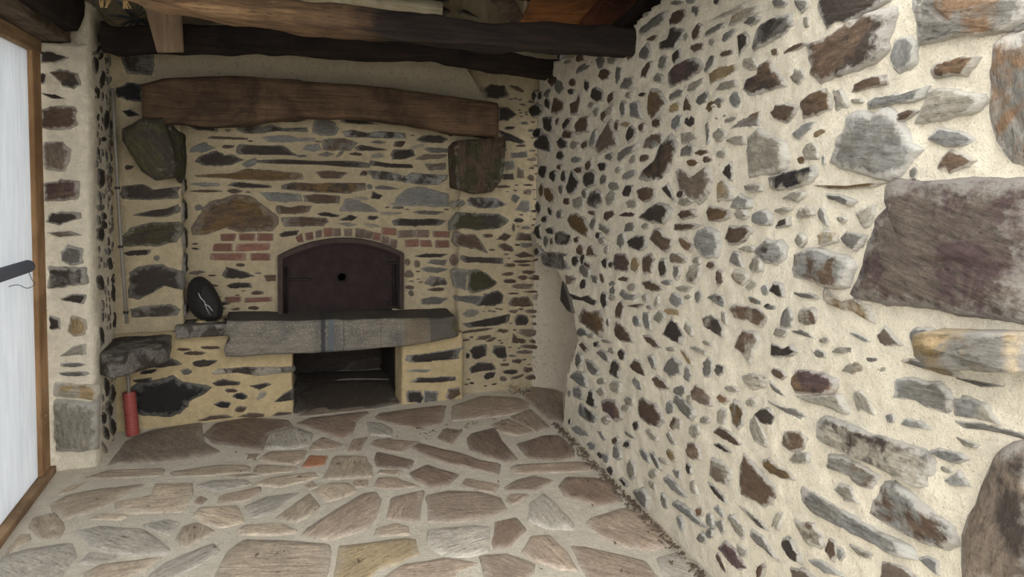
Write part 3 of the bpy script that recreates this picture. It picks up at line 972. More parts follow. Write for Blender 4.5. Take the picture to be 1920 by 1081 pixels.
def add_stones(key, surf, parent, name, hmin=.008, hmax=.02, limit=300, lime=.5, crisp=False, flat=False, special={}, chipname='stone_chips', keep=None, mscale=1.0, chips=None, chipok=None, fix=None):
    items = parse(DATA[key]); res = []
    polys = [p for c, p, e in items if not e]
    for idx, (code, pts, ell) in enumerate(items):
        cc = (sum(p[0] for p in pts) / len(pts), sum(p[1] for p in pts) / len(pts))
        if ell and any(inside(cc, q) for q in polys): continue
        if keep and not keep(cc): continue
        P3 = [surf.hit(p) for p in pts]
        if fix: P3 = fix(P3)
        if not P3: continue
        a = abs(area2(pts))
        res.append((a, idx, code, P3))
    res.sort(key=lambda r: -r[0])
    inv = parent.matrix_world.inverted()
    joined = {}
    for k, (a, idx, code, P3) in enumerate(res):
        rr = random.Random(idx * 13 + len(key))
        h = rr.uniform(hmin, hmax) * (0.55 + min(1.0, math.sqrt(a) / 60) * .6)
        if a > 6000 and not flat: h += .006
        if a > 30000 and not flat: h += .01
        mw, V, Fc, rim, size = stone_geo(P3, surf, h, idx * 1.37 + len(key), crisp, flat)
        m = stone_mat(code, lime * (.45 if code[0] == 'H' else 1), mscale)
        if k < limit:
            o = mesh_obj(name, V, Fc, m, None, True, rim); o.matrix_world = mw; o.parent = parent; o.matrix_parent_inverse = inv
        else:
            J = joined.setdefault(0, [[], [], [], [], []]); b = len(J[0])
            J[0] += [mw @ Vector(v) for v in V]; J[1] += [tuple(i + b for i in f) for f in Fc]; J[2] += rim
            if m not in J[4]: J[4].append(m)
            J[3] += [J[4].index(m)] * len(Fc)
    if chips:
        u0, u1, v0, v1, cnt, smin, smax, asp, codes = chips
        P2 = [[((P - surf.P).dot(surf.u), (P - surf.P).dot(surf.v)) for P in r[3]] for r in res]
        BB = [(min(p[0] for p in q) - .008, max(p[0] for p in q) + .008, min(p[1] for p in q) - .008, max(p[1] for p in q) + .008) for q in P2]
        rr = random.Random(99); got = 0
        for _ in range(cnt * 12):
            if got >= cnt: break
            u, v = rr.uniform(u0, u1), rr.uniform(v0, v1)
            if chipok and not chipok(u, v): continue
            s_ = smin + (smax - smin) * rr.random() ** 2.2
            if any(b[0] - s_ * .4 < u < b[1] + s_ * .4 and b[2] - s_ * .4 < v < b[3] + s_ * .4 for b in BB): continue
            an = rr.uniform(-.6, .6) if asp < 3 else rr.uniform(-.12, .12); pts = []
            for i in range(7):
                t = 6.283 * (i + rr.uniform(-.3, .3)) / 7; r_ = rr.uniform(.7, 1.2)
                x, y = s_ * .5 * asp ** .5 * r_ * math.cos(t), s_ * .5 / asp ** .5 * r_ * math.sin(t)
                pts.append(surf.P + surf.u * (u + x * math.cos(an) - y * math.sin(an)) + surf.v * (v + x * math.sin(an) + y * math.cos(an)))
            BB.append((u - s_, u + s_, v - s_ * .7, v + s_ * .7)); got += 1
            mw, V, Fc, rim, size = stone_geo(pts, surf, rr.uniform(.003, .007), rr.uniform(0, 99))
            m = stone_mat(rr.choice(codes), lime, mscale)
            J = joined.setdefault(0, [[], [], [], [], []]); b = len(J[0])
            J[0] += [mw @ Vector(v) for v in V]; J[1] += [tuple(i + b for i in f) for f in Fc]; J[2] += rim
            if m not in J[4]: J[4].append(m)
            J[3] += [J[4].index(m)] * len(Fc)
    for J in joined.values():
        o = mesh_obj(chipname, J[0], J[1], None, parent, True, J[2])
        for m in J[4]: o.data.materials.append(m)
        o.data.polygons.foreach_set('material_index', J[3]); o['kind'] = 'stuff'
        o['label'] = 'small stones and chips bedded in the mortar'
    return len(res)
def extrude_wall(name, pl, z0, z1, mat, parent=None, res=.022, amp=.006, mask=None, freq=9.0, thick=.12, ztop=None):
    """a mortar face: plan polyline (room on the right-hand side of travel when seen from above) raised from z0 to z1"""
    P = []
    for i in range(len(pl) - 1):
        a, b = Vector(pl[i]), Vector(pl[i + 1]); k = max(1, int((b - a).length / res))
        P += [a.lerp(b, j / k) for j in range(k)]
    P.append(Vector(pl[-1]))
    for _ in range(2): P = [P[0]] + [P[i - 1] * .25 + P[i] * .5 + P[i + 1] * .25 for i in range(1, len(P) - 1)] + [P[-1]]
    nz = max(1, int((z1 - z0) / res)); N = []
    for i in range(len(P)):
        d = (P[min(i + 1, len(P) - 1)] - P[max(i - 1, 0)]).normalized(); N.append(Vector((d.y, -d.x, 0)))
    verts = []; idx = {}
    for i, p in enumerate(P):
        for j in range(nz + 1):
            q = Vector((p.x, p.y, z0 + (z1 - z0) * j / nz))
            q += N[i] * (amp * fbm(q * freq) + amp * 1.2 * mn.noise(q * 2.7) - amp * .35 + .0022 * mn.noise(q * 55) + .0016 * mn.noise(q * 120))
            idx[i, j] = len(verts); verts.append(q)
    faces = []
    for i in range(len(P) - 1):
        for j in range(nz):
            c = (P[i] + P[i + 1]) / 2; z = z0 + (z1 - z0) * (j + .5) / nz
            if mask and not mask(c.x, c.y, z): continue
            faces.append((idx[i, j], idx[i, j + 1], idx[i + 1, j + 1], idx[i + 1, j])[::-1])
    o = mesh_obj(name, verts, faces, mat, parent)
    # drop unused vertices
    import bmesh
    bm = bmesh.new(); bm.from_mesh(o.data)
    bmesh.ops.delete(bm, geom=[v for v in bm.verts if not v.link_faces], context='VERTS')
    bm.to_mesh(o.data); bm.free()
    if thick:
        so = o.modifiers.new('thickness', 'SOLIDIFY'); so.thickness = thick; so.offset = -1
    return o
def tube(name, pts, r, mat, parent=None, seg=10, rib=None, cap=True):
    verts = []; faces = []
    pts = [Vector(p) for p in pts]
    up = None
    for i, p in enumerate(pts):
        d = (pts[min(i + 1, len(pts) - 1)] - pts[max(i - 1, 0)]).normalized()
        if up is None: up = d.orthogonal().normalized()
        up = (up - d * up.dot(d)).normalized(); w = d.cross(up)
        rr = r[i] if isinstance(r, (list, tuple)) else r
        for k in range(seg):
            t = 2 * math.pi * k / seg
            verts.append(p + (up * math.cos(t) + w * math.sin(t)) * rr)
    for i in range(len(pts) - 1):
        for k in range(seg):
            l = (k + 1) % seg
            faces.append((i * seg + k, i * seg + l, (i + 1) * seg + l, (i + 1) * seg + k))
    if cap:
        faces.append(tuple(range(seg))[::-1]); faces.append(tuple((len(pts) - 1) * seg + k for k in range(seg)))
    return mesh_obj(name, verts, faces, mat, parent)
def curve_pts(ctrl, n=24):
    out = []
    c = [Vector(p) for p in ctrl]; c = [c[0] * 2 - c[1]] + c + [c[-1] * 2 - c[-2]]
    for i in range(1, len(c) - 2):
        for k in range(n):
            t = k / n; a, b, d, e = c[i - 1], c[i], c[i + 1], c[i + 2]
            out.append(.5 * ((2 * b) + (d - a) * t + (2 * a - 5 * b + 4 * d - e) * t * t + (3 * b - a - 3 * d + e) * t ** 3))
    out.append(c[-2]); return out
def interp(c, x):
    if x <= c[0][0]: return c[0][1]
    for i in range(len(c) - 1):
        if x <= c[i + 1][0]:
            t = (x - c[i][0]) / (c[i + 1][0] - c[i][0]); return c[i][1] + (c[i + 1][1] - c[i][1]) * t
    return c[-1][1]
def log_beam(name, bot, top, y0, depth, mat, parent=None, rough=.008, step=.03, round_=.28, seed=0.0, yfun=None):
    """hewn beam along X: bottom and top edge (X, z) at its front face, rounded section, rough surface"""
    x0, x1 = bot[0][0], bot[-1][0]; n = int((x1 - x0) / step) + 1
    sec = []
    for k in range(20):
        t = 2 * math.pi * k / 20; c, s = math.cos(t), math.sin(t); e = .32
        sec.append((math.copysign(abs(c) ** e, c), math.copysign(abs(s) ** e, s)))
    V = []; Fc = []
    for i in range(n + 1):
        x = x0 + (x1 - x0) * i / n; zb, zt = interp(bot, x), interp(top, x)
        yo = yfun(x) if yfun else 0
        for (a, b) in sec:
            q = Vector((x, y0 + yo + depth / 2 + a * depth / 2, (zb + zt) / 2 + b * (zt - zb) / 2))
            w = fbm(Vector((q.x * 3, q.y * 14, q.z * 14 + seed)), 4) * rough + mn.noise(Vector((x * 9, seed, a * 2 + b))) * rough
            V.append(q + Vector((0, a * w, b * w)))
    m = len(sec)
    for i in range(n):
        for k in range(m):
            l = (k + 1) % m; Fc.append((i * m + k, i * m + l, (i + 1) * m + l, (i + 1) * m + k)[::-1])
    Fc.append(tuple(range(m))); Fc.append(tuple(n * m + k for k in range(m))[::-1])
    o = mesh_obj(name, V, Fc, mat, parent)
    return o
def slab(name, corners, thick, mat, parent=None, n=None, wob=.0):
    """a board from its outline (3D points), thickness along the normal n"""
    c = [Vector(p) for p in corners]
    if n is None: n = (c[1] - c[0]).cross(c[2] - c[0]).normalized()
    n = Vector(n); k = len(c)
    V = c + [p + n * thick for p in c]
    Fc = [tuple(range(k)), tuple(range(2 * k - 1, k - 1, -1))] + [(i, i + k, (i + 1) % k + k, (i + 1) % k) for i in range(k)]
    o = mesh_obj(name, V, Fc, mat, parent, False)
    import bmesh
    bm = bmesh.new(); bm.from_mesh(o.data); bmesh.ops.recalc_face_normals(bm, faces=bm.faces); bm.to_mesh(o.data); bm.free()
    b = o.modifiers.new('bevel', 'BEVEL'); b.width = min(.006, thick * .25); b.segments = 2
    return o
def rough_block(name, fn, res, mat, parent=None):
    """closed block: fn(i,j,k in 0..1) -> world point, faces subdivided res times"""
    idx = {}; V = []; Fc = []
    def vid(a, b, c):
        key = (round(a, 5), round(b, 5), round(c, 5))
        if key not in idx: idx[key] = len(V); V.append(fn(*key))
        return idx[key]
    nx, ny, nz = res
    def face(f, na, nb, flip):
        for i in range(na):
            for j in range(nb):
                q = [vid(*f(i / na, j / nb)), vid(*f((i + 1) / na, j / nb)), vid(*f((i + 1) / na, (j + 1) / nb)), vid(*f(i / na, (j + 1) / nb))]
                Fc.append(tuple(q[::-1] if flip else q))
    face(lambda a, b: (a, 0, b), nx, nz, False); face(lambda a, b: (a, 1, b), nx, nz, True)
    face(lambda a, b: (0, a, b), ny, nz, True); face(lambda a, b: (1, a, b), ny, nz, False)
    face(lambda a, b: (a, b, 1), nx, ny, False); face(lambda a, b: (a, b, 0), nx, ny, True)
    return mesh_obj(name, V, Fc, mat, parent)

# ------------------------------------------------------------------ the setting
XL, YP, XPAN = -0.84, 3.62, -1.02
def xr(Y): return 1.478 + .048 * (Y - 1.9)                 # right wall face
S_R = Surf((xr(1.9), 1.9, 0), (-1, .048, 0), (.048, 1, 0))
S_OVEN = Surf((0, 4.2, 0), (0, -1, 0), (1, 0, 0))
S_PR = Surf((0, 4.13, 0), (0, -1, 0), (1, 0, 0))
S_PL = Surf((0, 4.06, 0), (0, -1, 0), (1, 0, 0))
S_HB = Surf((0, 4.08, 0), (0, -1, 0), (1, 0, 0))
S_BL = Surf((0, 4.045, 0), (0, -1, 0), (1, 0, 0))
S_PIL = Surf((0, YP, 0), (0, -1, 0), (1, 0, 0))
S_LW = Surf((-.828, 3.66, 0), (1, .026, 0), (-.026, 1, 0))
S_FL = Surf((0, 0, 0), (0, 0, 1), (1, 0, 0))

ground = mesh_obj('ground', [(-14, -16, -.03), (14, -16, -.03), (14, 9, -.03), (-14, 9, -.03)], [(0, 1, 2, 3)], M_GROUND, None, False)
tag(ground, 'pale gravel ground outside the shelter', None, None, 'structure')
V = []; Fc = []; nx, ny = 100, 150
for j in range(ny + 1):
    for i in range(nx + 1):
        x = -1.12 + 3.0 * i / nx; y = .1 + 5.0 * j / ny
        V.append((x, y, .004 * fbm(Vector((x * 6, y * 6, 0))) - .001))
for j in range(ny):
    for i in range(nx): a = j * (nx + 1) + i; Fc.append((a, a + 1, a + nx + 2, a + nx + 1))
floor = mesh_obj('floor', V, Fc, M_GROUT); tag(floor, 'crazy paving floor of pinkish brown flagstones in pale grout', None, None, 'structure')
add_stones('floor', S_FL, floor, 'flagstone', .004, .006, 300, .22, False, True, mscale=.7)

def right_far(z): return interp([(0, 3.42), (.31, 3.35), (.58, 3.21), (.78, 3.37), (.95, 3.62), (1.03, 3.95)], z)
def right_top(y): return interp([(.5, 1.95), (1.6, 2.1), (2.2, 2.2), (2.3, 2.2), (2.66, 2.135), (2.66, 2.02), (2.9, 2.07), (3.75, 2.14), (4.2, 2.14)], y)
wall_right = extrude_wall('wall_right', [(xr(4.2), 4.2), (xr(.78), .78), (xr(.6) + .1, .62), (xr(.6) + .3, .6)], -.02, 2.5, M_MORT, None, .0125, .007,
                          lambda x, y, z: y < right_far(z) and z < right_top(y), 8.0, .25)
tag(wall_right, 'long rubble stone wall pointed with cream lime mortar', None, None, 'structure')
wall_right_n = add_stones('right', S_R, wall_right, 'stone', .006, .012, 300, .62,
    chips=(-.95, 1.75, .03, 2.05, 420, .009, .034, 1.8, ['l', 'l', 'g', 's', 'n', 'b', 't']), chipok=lambda u, v: v < 2.0 and u + 1.9 < right_far(v) - .05 and v < right_top(u + 1.9) - .04)
# plastered recess behind the end of that wall
rec = extrude_wall('plaster_recess', [(1.52, 4.16), (1.66, 4.13), (1.76, 4.06), (1.82, 3.9), (1.84, 3.6), (1.84, 3.1)], -.02, 1.12, M_RECESS, wall_right, .03, .006)
rec_top = slab('recess_head', [(1.62, 4.12, 1.06), (1.9, 4.12, 1.06), (1.9, 3.1, 1.06), (1.62, 3.1, 1.06)], .08, M_RECESS, wall_right)

wall_back = extrude_wall('wall_back', [(-1.4, 4.06), (-.5, 4.06), (-.51, 4.2), (1.10, 4.2), (1.12, 4.13), (2.0, 4.13)], -.02, 2.64, M_MORT_DIM, None, .0135, .005,
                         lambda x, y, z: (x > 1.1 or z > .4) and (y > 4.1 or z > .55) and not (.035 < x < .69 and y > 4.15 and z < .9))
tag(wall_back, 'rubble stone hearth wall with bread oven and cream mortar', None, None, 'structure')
add_stones('oven', S_OVEN, wall_back, 'stone', .006, .012, 300, .22,
    chips=(-.46, 1.07, .63, 1.74, 70, .014, .05, 4.0, ['b', 'd', 'g', 'n']), chipok=lambda u, v: not (-.45 < u < 1.1 and .88 < v < 1.22) and not (-.08 < u < .8 and v < 1.1))
add_stones('pierR', S_PR, wall_back, 'stone', .006, .011, 300, .22,
    chips=(1.15, 1.66, .04, 2.0, 70, .012, .045, 3.2, ['b', 'd', 'g', 'n']), chipok=lambda u, v: not (u < 1.42 and 1.3 < v < 1.95))
add_stones('pierL', S_PL, wall_back, 'stone', .008, .014, 300, .22)
add_stones('brick', S_OVEN, wall_back, 'brick', .006, .009, 300, .2, True, True)
S_PLS = Surf((-.5, 0, 0), (1, 0, 0), (0, 1, 0))
DATA['pierside'] = '#T 0 0 1\nk 335 375 347 370 349 400 338 402\nd 334 418 348 415 348 450 336 456\nk 336 462 350 458 351 490 340 492\nd 345 580 350 575 351 600 346 603'
def side_stone(z, h, code, k):
    P3 = [Vector((-.5, y, zz)) for y, zz in ((4.08, z), (4.17, z + .01), (4.175, z + h), (4.08, z + h - .01))]
    mw, V, Fc, rim, size = stone_geo(P3, S_PLS, .012, k)
    o = mesh_obj('stone', V, Fc, stone_mat(code, .3), None, True, rim); o.matrix_world = mw; o.parent = wall_back
for k, (z, h, c) in enumerate([(1.16, .12, 'k'), (1.0, .12, 'd'), (.86, .11, 'k'), (.62, .08, 'd'), (1.32, .09, 'm')]): side_stone(z, h, c, k + 90)
# corbel stones that carry the mantel
def corbel(outline, y0, depth, code, h=.03):
    s = Surf((0, y0, 0), (0, -1, 0), (1, 0, 0))
    P3 = [s.hit(p) for p in outline]
    mw, V, Fc, rim, size = stone_geo(P3, s, h, 5.5 + outline[0][0], False, True)
    n = sum(1 for v in V if abs(v[2] + .03) < 1e-6)
    for i in range(n): V[i] = (V[i][0] / 1.04, V[i][1] / 1.04, -depth)
    o = mesh_obj('corbel_stone', V, Fc, stone_mat(code, .3, .8), None, True, [min(r, .5) for r in rim]); o.matrix_world = mw; o.parent = wall_back
    return o
corbel([(231, 262), (229, 243), (245, 237), (264, 226), (305, 224), (318, 262), (331, 312), (328, 331), (292, 336), (267, 320), (247, 288)], 3.9, .2, 'md', .05)
corbel([(302, 228), (314, 230), (338, 254), (340, 300), (336, 338), (330, 330), (316, 270)], 3.97, .2, 'm', .02)
corbel([(854, 275), (862, 266), (900, 262), (946, 258), (945, 300), (938, 340), (922, 358), (890, 361), (856, 352)], 4.03, .2, 'bm', .03)

hearth_base = extrude_wall('hearth_base', [(-.9, 4.08), (.085, 4.08), (.09, 4.2), (.09, 4.22), (.72, 4.22), (.72, 4.2), (.73, 4.045), (1.13, 4.045), (1.13, 4.2)], -.02, .585, M_MORTB, None, .0125, .005, lambda x, y, z: y < 4.21 and (z < .44 or x < -.27))
cav = extrude_wall('wood_store_lining', [(.085, 4.2), (.085, 4.9), (.72, 4.9), (.72, 4.2)], -.02, .46, M_DKRUBBLE, hearth_base, .03, .012)
slab('wood_store_roof', [(.0, 4.15, .43), (.8, 4.15, .43), (.8, 5.0, .43), (.0, 5.0, .43)], .08, M_DKRUBBLE, hearth_base, (0, 0, 1))
tag(hearth_base, 'low masonry base under the hearth slab with an open wood store', None, None, 'structure')
add_stones('hearth', S_HB, hearth_base, 'stone', .006, .012, 300, .2)
add_stones('block', S_BL, hearth_base, 'stone', .01, .02, 300, .4)
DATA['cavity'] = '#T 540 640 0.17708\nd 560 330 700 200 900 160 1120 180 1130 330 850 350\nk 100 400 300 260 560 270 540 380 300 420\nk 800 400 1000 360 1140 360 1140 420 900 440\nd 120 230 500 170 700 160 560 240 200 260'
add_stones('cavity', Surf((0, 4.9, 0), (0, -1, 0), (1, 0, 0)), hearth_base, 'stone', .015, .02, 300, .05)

wall_left = extrude_wall('wall_left', [(-1.3, YP), (-.845, YP), (XL + .012, 3.66), (XL - .01, 4.5)], -.02, 2.34, M_MORT, None, .013, .006,
                         lambda x, y, z: z < (2.03 if y < 3.64 else interp([(3.64, 2.24), (3.9, 2.22), (4.2, 2.17), (4.5, 2.2)], y)))
tag(wall_left, 'narrow rubble stone return wall beside the white panel', None, None, 'structure')
add_stones('pillar', S_PIL, wall_left, 'stone', .01, .02, 300, .5)
def lfix(P3):
    c = sum(P3, Vector()) / len(P3)
    if c.y < 3.7 or c.y > 4.06: return None
    k = min(1.0, .075 / max(abs(p.y - c.y) for p in P3))
    return [Vector((p.x, max(3.67, c.y + (p.y - c.y) * k), p.z)) for p in P3]
add_stones('lwall', S_LW, wall_left, 'stone', .005, .009, 300, .25, fix=lfix,
    chips=(.05, .4, .04, 2.1, 90, .02, .06, .6, ['d', 'd', 'g', 'b', 'd']), chipok=lambda u, v: not .36 < v < .6)

# chimney hood above the mantel
hp = [(283, 200), (283, 142), (300, 97), (330, 80), (440, 22), (500, -25), (790, -25), (800, 25), (870, 118), (912, 188), (912, 200)]
hood = slab('chimney_hood', [on_y(p, 4.06) for p in hp], .12, M_PLAST, None, (0, 1, 0))
tag(hood, 'smooth plastered chimney hood above the oak mantel', None, None, 'structure')

# roof deck: boards above the beams
ceiling = empty('ceiling', (0, 3, 2.6)); tag(ceiling, 'dark board roof deck above the beams', None, None, 'structure')
ceiling_front = 1.5
for i in range(13):
    x0 = -1.35 + i * .29
    b = slab('roof_board', [(x0, ceiling_front, 2.18), (x0 + .284, ceiling_front, 2.18), (x0 + .284, 5.1, 2.76), (x0, 5.1, 2.76)], .03, M_DECK, None, (0, 0, 1))
    b.parent = ceiling; b.matrix_parent_inverse = ceiling.matrix_world.inverted()

fb = slab('sky_block_board', [(1.98, 1.5, 1.9), (1.98, 5.0, 1.9), (1.98, 5.0, 2.74), (1.98, 1.5, 2.18)], .03, M_DECK, None, (1, 0, 0))  # added board, shuts out sky between right wall top and deck
fb.parent = ceiling; fb.matrix_parent_inverse = ceiling.matrix_world.inverted()
fb = slab('sky_block_board', [(-1.16, 1.7, 2.05), (-1.16, 5.0, 2.05), (-1.16, 5.0, 2.7), (-1.16, 1.7, 2.2)], .03, M_DECK, None, (-1, 0, 0))  # added likewise on the left, against sky leaking over the panel
fb.parent = ceiling; fb.matrix_parent_inverse = ceiling.matrix_world.inverted()
# big proud stones of the right wall: the jutting slab and the dark quoin at its near end
def proud(outline, h, depth, code, name, lime=.4):
    P3 = [S_R.hit(p) for p in outline]
    mw, V, Fc, rim, size = stone_geo(P3, S_R, h, 3.3 + outline[0][0], False, True)
    o = mesh_obj(name, V, Fc, stone_mat(code, lime, .8), None, True, rim); o.matrix_world = mw; o.parent = wall_right
    return o
T6 = lambda L: [(1440 + x * .27746, 540 + y * .27746) for x, y in L]
T8 = lambda L: [(1440 + x * .27842, 780 + y * .27842) for x, y in L]
proud(T6([(1110, 370), (1135, 300), (1200, 282), (1450, 286), (1600, 292), (1850, 296), (1850, 555), (1700, 552), (1560, 545), (1400, 540), (1250, 520), (1140, 450)]), .09, .1, 'tg', 'stone', .2)
proud(T8([(1378, 1130), (1370, 1000), (1365, 800), (1400, 660), (1460, 580), (1500, 450), (1600, 250), (1640, 200), (1850, 150), (1850, 1130)]), .035, .1, 'dn', 'stone', .3)
proud([(1053, 562), (1056, 528), (1063, 540), (1071, 563), (1075, 585), (1066, 582)], .012, .1, 'd', 'stone', .1)
# ------------------------------------------------------------------ door panel on the left
door = empty('door_1', (XPAN, 3.0, 0)); tag(door, 'white translucent sheet panel in a pine batten frame', None, None, 'structure')
N = NT('translucent_sheet'); v = N.coord('Object', (14, 14, 1.2)); a = N.noise(v, 3, 5, .7)
colr = N.mix(N.ramp(a, .3, .7), lin((214, 217, 220)), lin((236, 238, 240)))
tr = N.n('ShaderNodeBsdfTranslucent'); N.l(colr, tr.inputs['Color'])
mx = N.n('ShaderNodeMixShader'); mx.inputs[0].default_value = .5
N.done(colr, .35, None, .4)
N.l(N.b.outputs[0], mx.inputs[1]); N.l(tr.outputs[0], mx.inputs[2]); N.l(mx.outputs[0], N.t.nodes['Material Output'].inputs['Surface'])
M_SHEET = N.m
def chi(o, p):
    o.parent = p; o.matrix_parent_inverse = p.matrix_world.inverted(); return o
Y0 = .9
chi(slab('sheet', [(XPAN - .02, Y0, .03), (XPAN - .02, 3.56, .03), (XPAN - .02, 3.56, 2.03), (XPAN - .02, Y0, 2.03)], .006, M_SHEET, None, (-1, 0, 0)), door)
for y in (3.49, 2.2, Y0):
    chi(slab('stile', [(XPAN, y, .03), (XPAN, y + .11, .03), (XPAN, y + .11, 2.03), (XPAN, y, 2.03)], .035, M_PINE, None, (-1, 0, 0)), door)
chi(slab('rail', [(XPAN + .02, Y0, -.005), (XPAN + .02, 3.61, -.005), (XPAN + .02, 3.61, .035), (XPAN + .02, Y0, .035)], .06, M_PINEY, None, (-1, 0, 0)), door)
chi(slab('rail', [(XPAN + .005, Y0, 1.97), (XPAN + .005, 3.6, 1.97), (XPAN + .005, 3.6, 2.035), (XPAN + .005, Y0, 2.035)], .05, M_PINEY, None, (-1, 0, 0)), door)
for z in (1.82, .95, .42, .3):
    s = tube('screw_head', [(XPAN - .002, 3.545, z), (XPAN + .003, 3.545, z)], .006, M_GREYP, None, 8); chi(s, door)

# ------------------------------------------------------------------ timbers
def pxz(pts, Y): return [(on_y(p, Y).x, on_y(p, Y).z) for p in pts]
mantel = log_beam('mantel_beam', pxz([(266, 228), (300, 231), (340, 233), (410, 238), (470, 232), (530, 224), (590, 220), (680, 222), (760, 233), (850, 249), (935, 256)], 3.9),
                  pxz([(266, 153), (300, 147), (340, 142), (430, 138), (560, 147), (700, 161), (850, 179), (935, 192)], 3.9), 3.9, .2, M_MANT, None, .006)
tag(mantel, 'bowed oak mantel beam with open grain above the bread oven', 'beam')
def split_mat():
    N = NT('half_charred_oak'); v = N.coord('Object', (1, 1, 1), False); vs = N.coord('Object', (1.6, 26, 26), False)
    st = N.noise(vs, 1.6, 7, .7, .6); fine = N.noise(vs, 6, 5, .7); sep = N.n('ShaderNodeSeparateXYZ'); N.l(v, sep.inputs[0])
    char = N.mix(N.ramp(st, .3, .7), lin((20, 18, 17)), lin((58, 44, 36)))
    sap = N.mix(N.ramp(st, .32, .66), lin((86, 62, 44)), lin((178, 142, 104)))
    t = N.math('ADD', N.math('MULTIPLY', sep.outputs[0], 1.1), N.math('MULTIPLY', N.noise(v, 3.2, 4, .6), 1.1))
    col = N.mix(N.ramp(t, .45, 1.0), sap, char)
    col = N.mix(N.ramp(fine, .3, .42), N.mix(.7, col, lin((18, 15, 13))), col)
    nb = N.bump(st, .9, .025); nb = N.bump(fine, .7, .01, nb)
    return N.done(col, .85, nb, .3)
M_SPLIT = split_mat()
beam1 = log_beam('roof_beam', [(-1.2, 2.16)] + pxz([(230, -14), (300, 10), (430, 32), (640, 60), (760, 72), (900, 84), (1000, 91), (1172, 98)], 2.62) + [(1.62, 2.0)],
                 [(-1.2, 2.24)] + pxz([(275, -55), (400, -22), (640, 4), (800, 28), (980, 41), (1172, 48)], 2.62) + [(1.62, 2.13)], 2.62, .15, M_SPLIT, None, .011, .025, seed=3.1)
tag(beam1, 'rough oak roof beam, split pale sapwood at one end, charred at the other', 'beam')
beam2 = log_beam('roof_beam', [(-.8, 2.03)] + pxz([(210, 97), (345, 93), (600, 100), (700, 107), (820, 108), (870, 122), (930, 131), (1012, 143)], 3.68) + [(1.62, 2.05)],
                 [(-.8, 2.17)] + pxz([(210, 48), (345, 42), (440, 48), (620, 62), (750, 74), (900, 91), (960, 96), (1012, 108)], 3.68) + [(1.62, 2.16)], 3.68, .16, M_CHAR, None, .01, .025, seed=8.4)
tag(beam2, 'black charred roof beam just in front of the plastered chimney hood', 'beam')
pl = slab('hanging_plank', [on_y(p, 3.58) for p in [(294, 98), (345, 97), (339, 8), (337, -30), (255, -30), (268, 4)]], .025, M_PLANK, None, (0, 1, 0))
tag(pl, 'short pale sawn plank hanging upright in front of the charred beam', 'plank')
lint = rough_block('lintel_timber', lambda a, b, c: Vector((-1.12 + .2 * a, 2.2 + 1.5 * b, 2.04 + .13 * c)) + Vector((1, 0, 1)) * .006 * fbm(Vector((a * 3, b * 6, c * 3))), (4, 30, 4), M_GREYW)
tag(lint, 'weathered grey timber over the white panel', 'beam')
stub = rough_block('beam_end', lambda a, b, c: Vector((-1.03 + (.16 + .03 * math.sin(c * 3)) * a, 2.9 + .7 * b, 2.06 + (.16 + .06 * b) * c + .03 * a * (1 - c))) + Vector((1, 1, 1)) * .012 * fbm(Vector((a * 3, b * 4, c * 4))), (5, 14, 8), M_CHAR)
tag(stub, 'dark hewn beam end resting on the left return wall', 'beam')
pole = tube('roof_pole', [Vector((-.2 + (.92 + .0) * t / 8, 3.05, 2.235 - .03 * t / 8)) for t in range(9)], [.048 + .002 * math.sin(t) for t in range(9)], M_POLE, None, 14)
tag(pole, 'pale peeled round pole lying behind the split roof beam', 'pole')
def board(name, pxb, pxt, yb, yt, mat, label, th=.025):
    c = [on_y(p, yb) for p in pxb] + [on_y(p, yt) for p in pxt]
    o = slab(name, c, th, mat); tag(o, label, 'board'); return o
board('roof_plank', [(968, 52), (1084, 54)], [(1128, -20), (1003, -20)], 3.45, 2.95, M_BROWNW, 'wide warm brown board lying slanted above the charred roof beam')
board('rafter', [(1078, 56), (1122, 58)], [(1192, -8), (1125, -8)], 3.3, 3.0, M_REDW, 'red brown rafter next to the warm brown board', .05)
board('rafter', [(1132, 58), (1185, 60)], [(1262, -8), (1206, -8)], 3.0, 2.7, M_CHAR, 'black rafter along the top of the long rubble wall', .06)
board('roof_plank', [(966, 50), (990, 46)], [(955, -20), (900, -20)], 3.7, 3.45, M_GREYW, 'grey weathered board between the stone gable and the brown board')
# gable stones visible over the beam
DATA['gable'] = '#T 600 0 0.16667\nd 1120 40 1200 10 1280 60 1270 100 1180 80\nd 1330 90 1370 70 1470 120 1400 125\nd 1240 0 1350 -30 1450 5 1360 22\nb 1570 130 1620 105 1700 150 1780 200 1650 160\nb 1080 130 1300 120 1400 170 1200 160'
add_stones('gable', S_PR, wall_back, 'stone', .01, .014, 300, .2)

